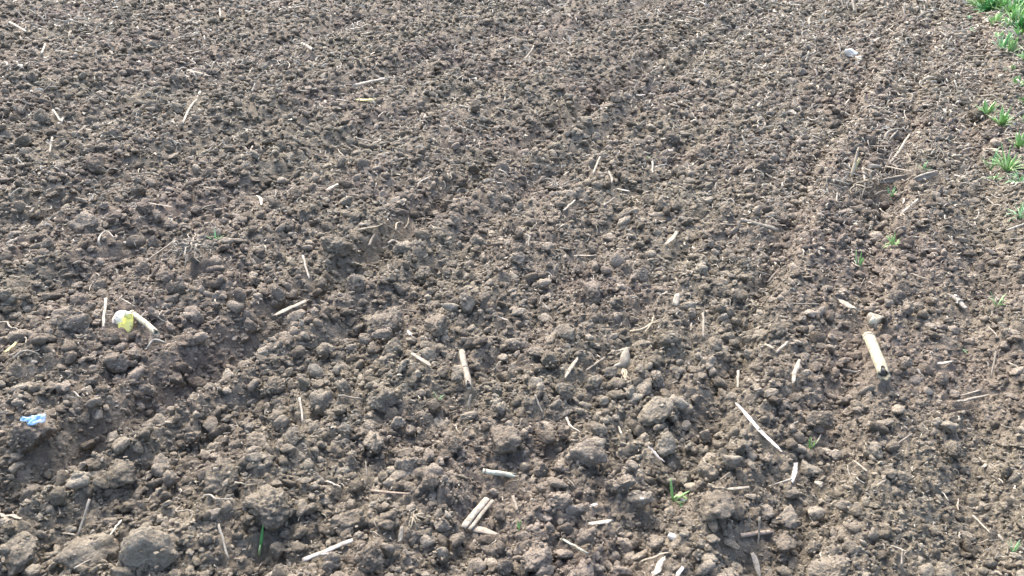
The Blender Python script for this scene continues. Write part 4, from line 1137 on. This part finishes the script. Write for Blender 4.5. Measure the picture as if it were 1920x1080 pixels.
crumbs()

# ------------------------------------------------------------------ labels of the many alike things: by the nearest landmark
LANDMARKS = [
 (1642, 666, 'the thick cream maize stalk'), (232, 608, 'the yellow and white wrapper'), (70, 790, 'the blue plastic scrap'), (1422, 800, 'the long white leaf strip'),
 (895, 965, 'the folded split stalk'), (614, 1031, 'the forked white straw'), (935, 887, 'the greenish pale stalk'), (872, 692, 'the upright cream stalk'),
 (358, 200, 'the long straight far-left straw'), (698, 153, 'the long pale far stalk'), (690, 187, 'the yellow husk'), (1424, 421, 'the long slanting stalk'),
 (362, 495, 'the tangled ball of cream roots'), (1170, 680, 'the pale stump with rootlets'), (1270, 920, 'the two-bladed green sprout'), (488, 1010, 'the upright dark green blade'),
 (1677, 450, 'the round green grass tuft'), (1608, 490, 'the sprout below the grass tuft'), (1869, 560, 'the curling green seedling'), (1519, 828, 'the tiny sprout by the white strip'),
 (1596, 107, 'the bright white stone'), (1537, 912, 'the cream pebble'), (1259, 1012, 'the smooth grey pebble'), (1604, 310, 'the yellowish broken stick'),
 (1736, 332, 'the flat dark grey slab'), (1645, 600, 'the curled husk with black mouth'), (420, 895, 'the tilted slab clod'), (165, 1032, 'the large long clod'),
 (722, 606, 'the humped pale clod'), (1096, 847, 'the broad pale-topped clod'), (547, 576, 'the wide faded leaf'), (1126, 678, 'the torn tan husk'),
 (820, 285, 'the small far loop of roots'), (715, 425, 'the branching pale root'), (332, 276, 'the frayed pale leaf bunch'), (1048, 356, 'the pale straw bundle'),
 (1230, 605, 'the standing branching root'), (1680, 250, 'the hooked pale root'), (1822, 747, 'the straight straw by the right edge'), (40, 447, 'the long curved root'),
 (300, 384, 'the flat straw of the left rows'), (1258, 446, 'the brownish wood chip'), (577, 88, 'the short far stalk end'), (992, 98, 'the thin far-middle straw'),
 (34, 51, 'the upper left corner straw'), (1877, 222, 'the brightest green seedling'), (1888, 300, 'the spreading grass clump'), (1862, 42, 'the bright far weed'),
 (1415, 1000, 'the reddish tan twig'), (564, 768, 'the straw by the ridge clod'), (197, 586, 'the upright straw by the wrapper'), (1319, 610, 'the upright thin straw'),
 (1899, 1020, 'the pale green edge shoot'), (1600, 10, 'the upright straw at the top'), (106, 217, 'the short slanting far-left straw'), (1124, 979, 'the tan-white wood chip'),
]
ORD = ['nearest', 'second', 'third', 'fourth', 'fifth', 'sixth', 'seventh', 'eighth', 'ninth', 'tenth']
SECTOR = ['right of', 'behind and right of', 'behind', 'behind and left of', 'left of', 'in front and left of', 'in front of', 'in front and right of']
def to_px(p):
    x, y, z = p[0], p[1], p[2] - CAM_H
    dep = y * CP - z * SP; upv = y * SP + z * CP
    return 960 + FPX * x / dep, 540 - FPX * upv / dep
def landmark_labels(obs, noun):
    slot = {}
    for o in obs:
        px, py = to_px(o.location)
        best = min(LANDMARKS, key=lambda q: (q[0] - px) ** 2 + ((q[1] - py) * 1.6) ** 2)
        sec = int(round(math.degrees(math.atan2(best[1] - py, px - best[0])) / 45)) % 8
        slot.setdefault((best[2], sec), []).append((math.hypot(px - best[0], py - best[1]), o))
    for (lmk, sec), lst in slot.items():
        lst.sort(key=lambda q: q[0])
        for k, (_, o) in enumerate(lst):
            o['label'] = (f'{ORD[k]} {noun(o)} {SECTOR[sec]} {lmk}' if len(lst) > 1 else f'{noun(o)} {SECTOR[sec]} {lmk}')
def clod_noun(o):
    w = 2 * max(o.scale) / px_size(o.location)
    return ('large' if w > 50 else 'medium' if w > 30 else 'small') + ' clod'
landmark_labels([o for o in COL.objects if o.get('group') == 'loose clods of the tilled field'], clod_noun)

# ------------------------------------------------------------------ straw scraps: 150 individuals, the finer litter as one mass
def scrap_mesh(k):
    n = 8; t = np.linspace(-0.5, 0.5, n)
    a, b = rng.normal(0, 0.07, 2)
    P = np.stack([t, a * np.sin((t + .5) * math.pi) + b * np.sin((t + .5) * 2 * math.pi), 0.06 * np.sin((t + .5) * math.pi) * rng.uniform(-.3, 1)], 1)
    if k % 4 == 3:
        P[:, 1] += 0.16 * np.sin((t + .5) * 4 + k); P[:, 2] += 0.08 * np.cos((t + .5) * 5 + k)
        secs = [ring(0.022 * q, 5) for q in (1.1, 1, 1, .95, .9, .8, .7, .5)]
    elif k % 3 == 2: secs = [arc_sec(0.11 * q, 0.022, 1.0, 4) for q in (.5, .9, 1, 1.1, 1, .9, .7, .3)]
    else: secs = [ring(0.034 * q, 6) for q in (1.1, 1, 1, .95, 1, .9, .9, .8)]
    V, F = sweep(P, secs)
    me = bpy.data.meshes.new('scrap_shape'); tri = []
    for f in F:
        if len(f) == 4: tri += [(f[0], f[1], f[2]), (f[0], f[2], f[3])]
        else: tri += [(f[0], f[i], f[i + 1]) for i in range(1, len(f) - 1)]
    return mesh_np('scrap_shape', np.array(V), np.array(tri), False)
SCRAPS = [scrap_mesh(k) for k in range(12)]
SCRAP_OBJ = {}
for mi, mt in enumerate((M_PALE, M_TAN, M_ROOT)):
    for k in range(12):
        me = SCRAPS[k].copy(); me.materials.append(mt); SCRAP_OBJ[(k, mi)] = me
n_ind = 0
while n_ind < 150:
    y = math.exp(rng.uniform(math.log(1.2), math.log(7.0))); x = rng.uniform(-1, 1) * half_vis(y) * 0.95
    d = math.sqrt(x * x + y * y + CAM_H ** 2)
    if any((x - a) ** 2 + (y - b) ** 2 < (0.03 + c) ** 2 for a, b, c in keep_clear): continue
    L = d / FPX * rng.uniform(16, 38); w = d / FPX * rng.uniform(2.4, 4.5) / 0.068 * 0.8
    z = float(surf(x, y)) + w * 0.03
    o = link('straw_scrap', SCRAP_OBJ[(int(rng.integers(0, 12)), int(rng.integers(0, 3)))])
    e = 0.5 * L; az = rng.uniform(0, 6.28)
    za = float(surf(x + e * math.cos(az), y + e * math.sin(az))); zb = float(surf(x - e * math.cos(az), y - e * math.sin(az)))
    o.location = (x, y, max(z, 0.5 * (za + zb)) + 0.0028 * d); o.scale = (L, w, w)
    o.rotation_euler = (rng.uniform(0, 6.28), -math.atan2(za - zb, 2 * L) + rng.normal(0, 0.15), az)
    tag(o, 'small pale straw scrap lying among the crumbs' if y < 3.2 else 'small pale straw scrap in the far rows of the field', 'straw',
        'straw scraps among the near crumbs' if y < 3.2 else 'straw scraps of the far rows')
    n_ind += 1
landmark_labels([o for o in COL.objects if str(o.get('group', '')).startswith('straw scraps')], lambda o: 'small straw scrap')
def litter():
    n = 42000
    y = np.exp(rng.uniform(math.log(0.9), math.log(9.0), n)); x = rng.uniform(-1, 1, n) * (0.56 * y + 0.6)
    den = 0.10 + 1.0 * np.clip(1.6 * fbm2(x * 1.5, y * 1.5, 3, 91) + 0.35, 0, 1) + 0.4 * ((x / y > 0.15) & (y > 2.6))
    k = rng.uniform(0, 1.3, n) < den * np.clip(y / 3.0, 0.36, 1.0); x, y = x[k], y[k]; n = len(x)
    d = np.sqrt(x * x + y * y + CAM_H ** 2)
    far = np.clip((y - 1.6) / 2.0, 0, 1); L = d / FPX * (5.5 + 2.5 * far) * rng.uniform(0.03, 1, n) ** -0.42; w = d / FPX * (rng.uniform(0.7, 2.0, n) + far * rng.uniform(0.3, 1.2, n)) / 0.068
    z = height(x, y) + 0.004 + 0.0046 * d * rng.uniform(0.3, 1.15, n)
    rot = np.stack([rng.uniform(0, 6.28, n), rng.normal(0, 0.35, n), rng.uniform(0, 6.28, n)], 1)
    scatter('straw_litter', SCRAPS, np.stack([x, y, z], 1), rot, np.stack([L, w, w], 1), rng.integers(0, 12, n), M_TANMIX,
            'fine chopped straw littering the tilled soil', 'straw')
M_TANMIX = fibre_material('litter_straw', (0.16, 0.14, 0.105), (0.34, 0.31, 0.25), (0.52, 0.485, 0.41))
litter()
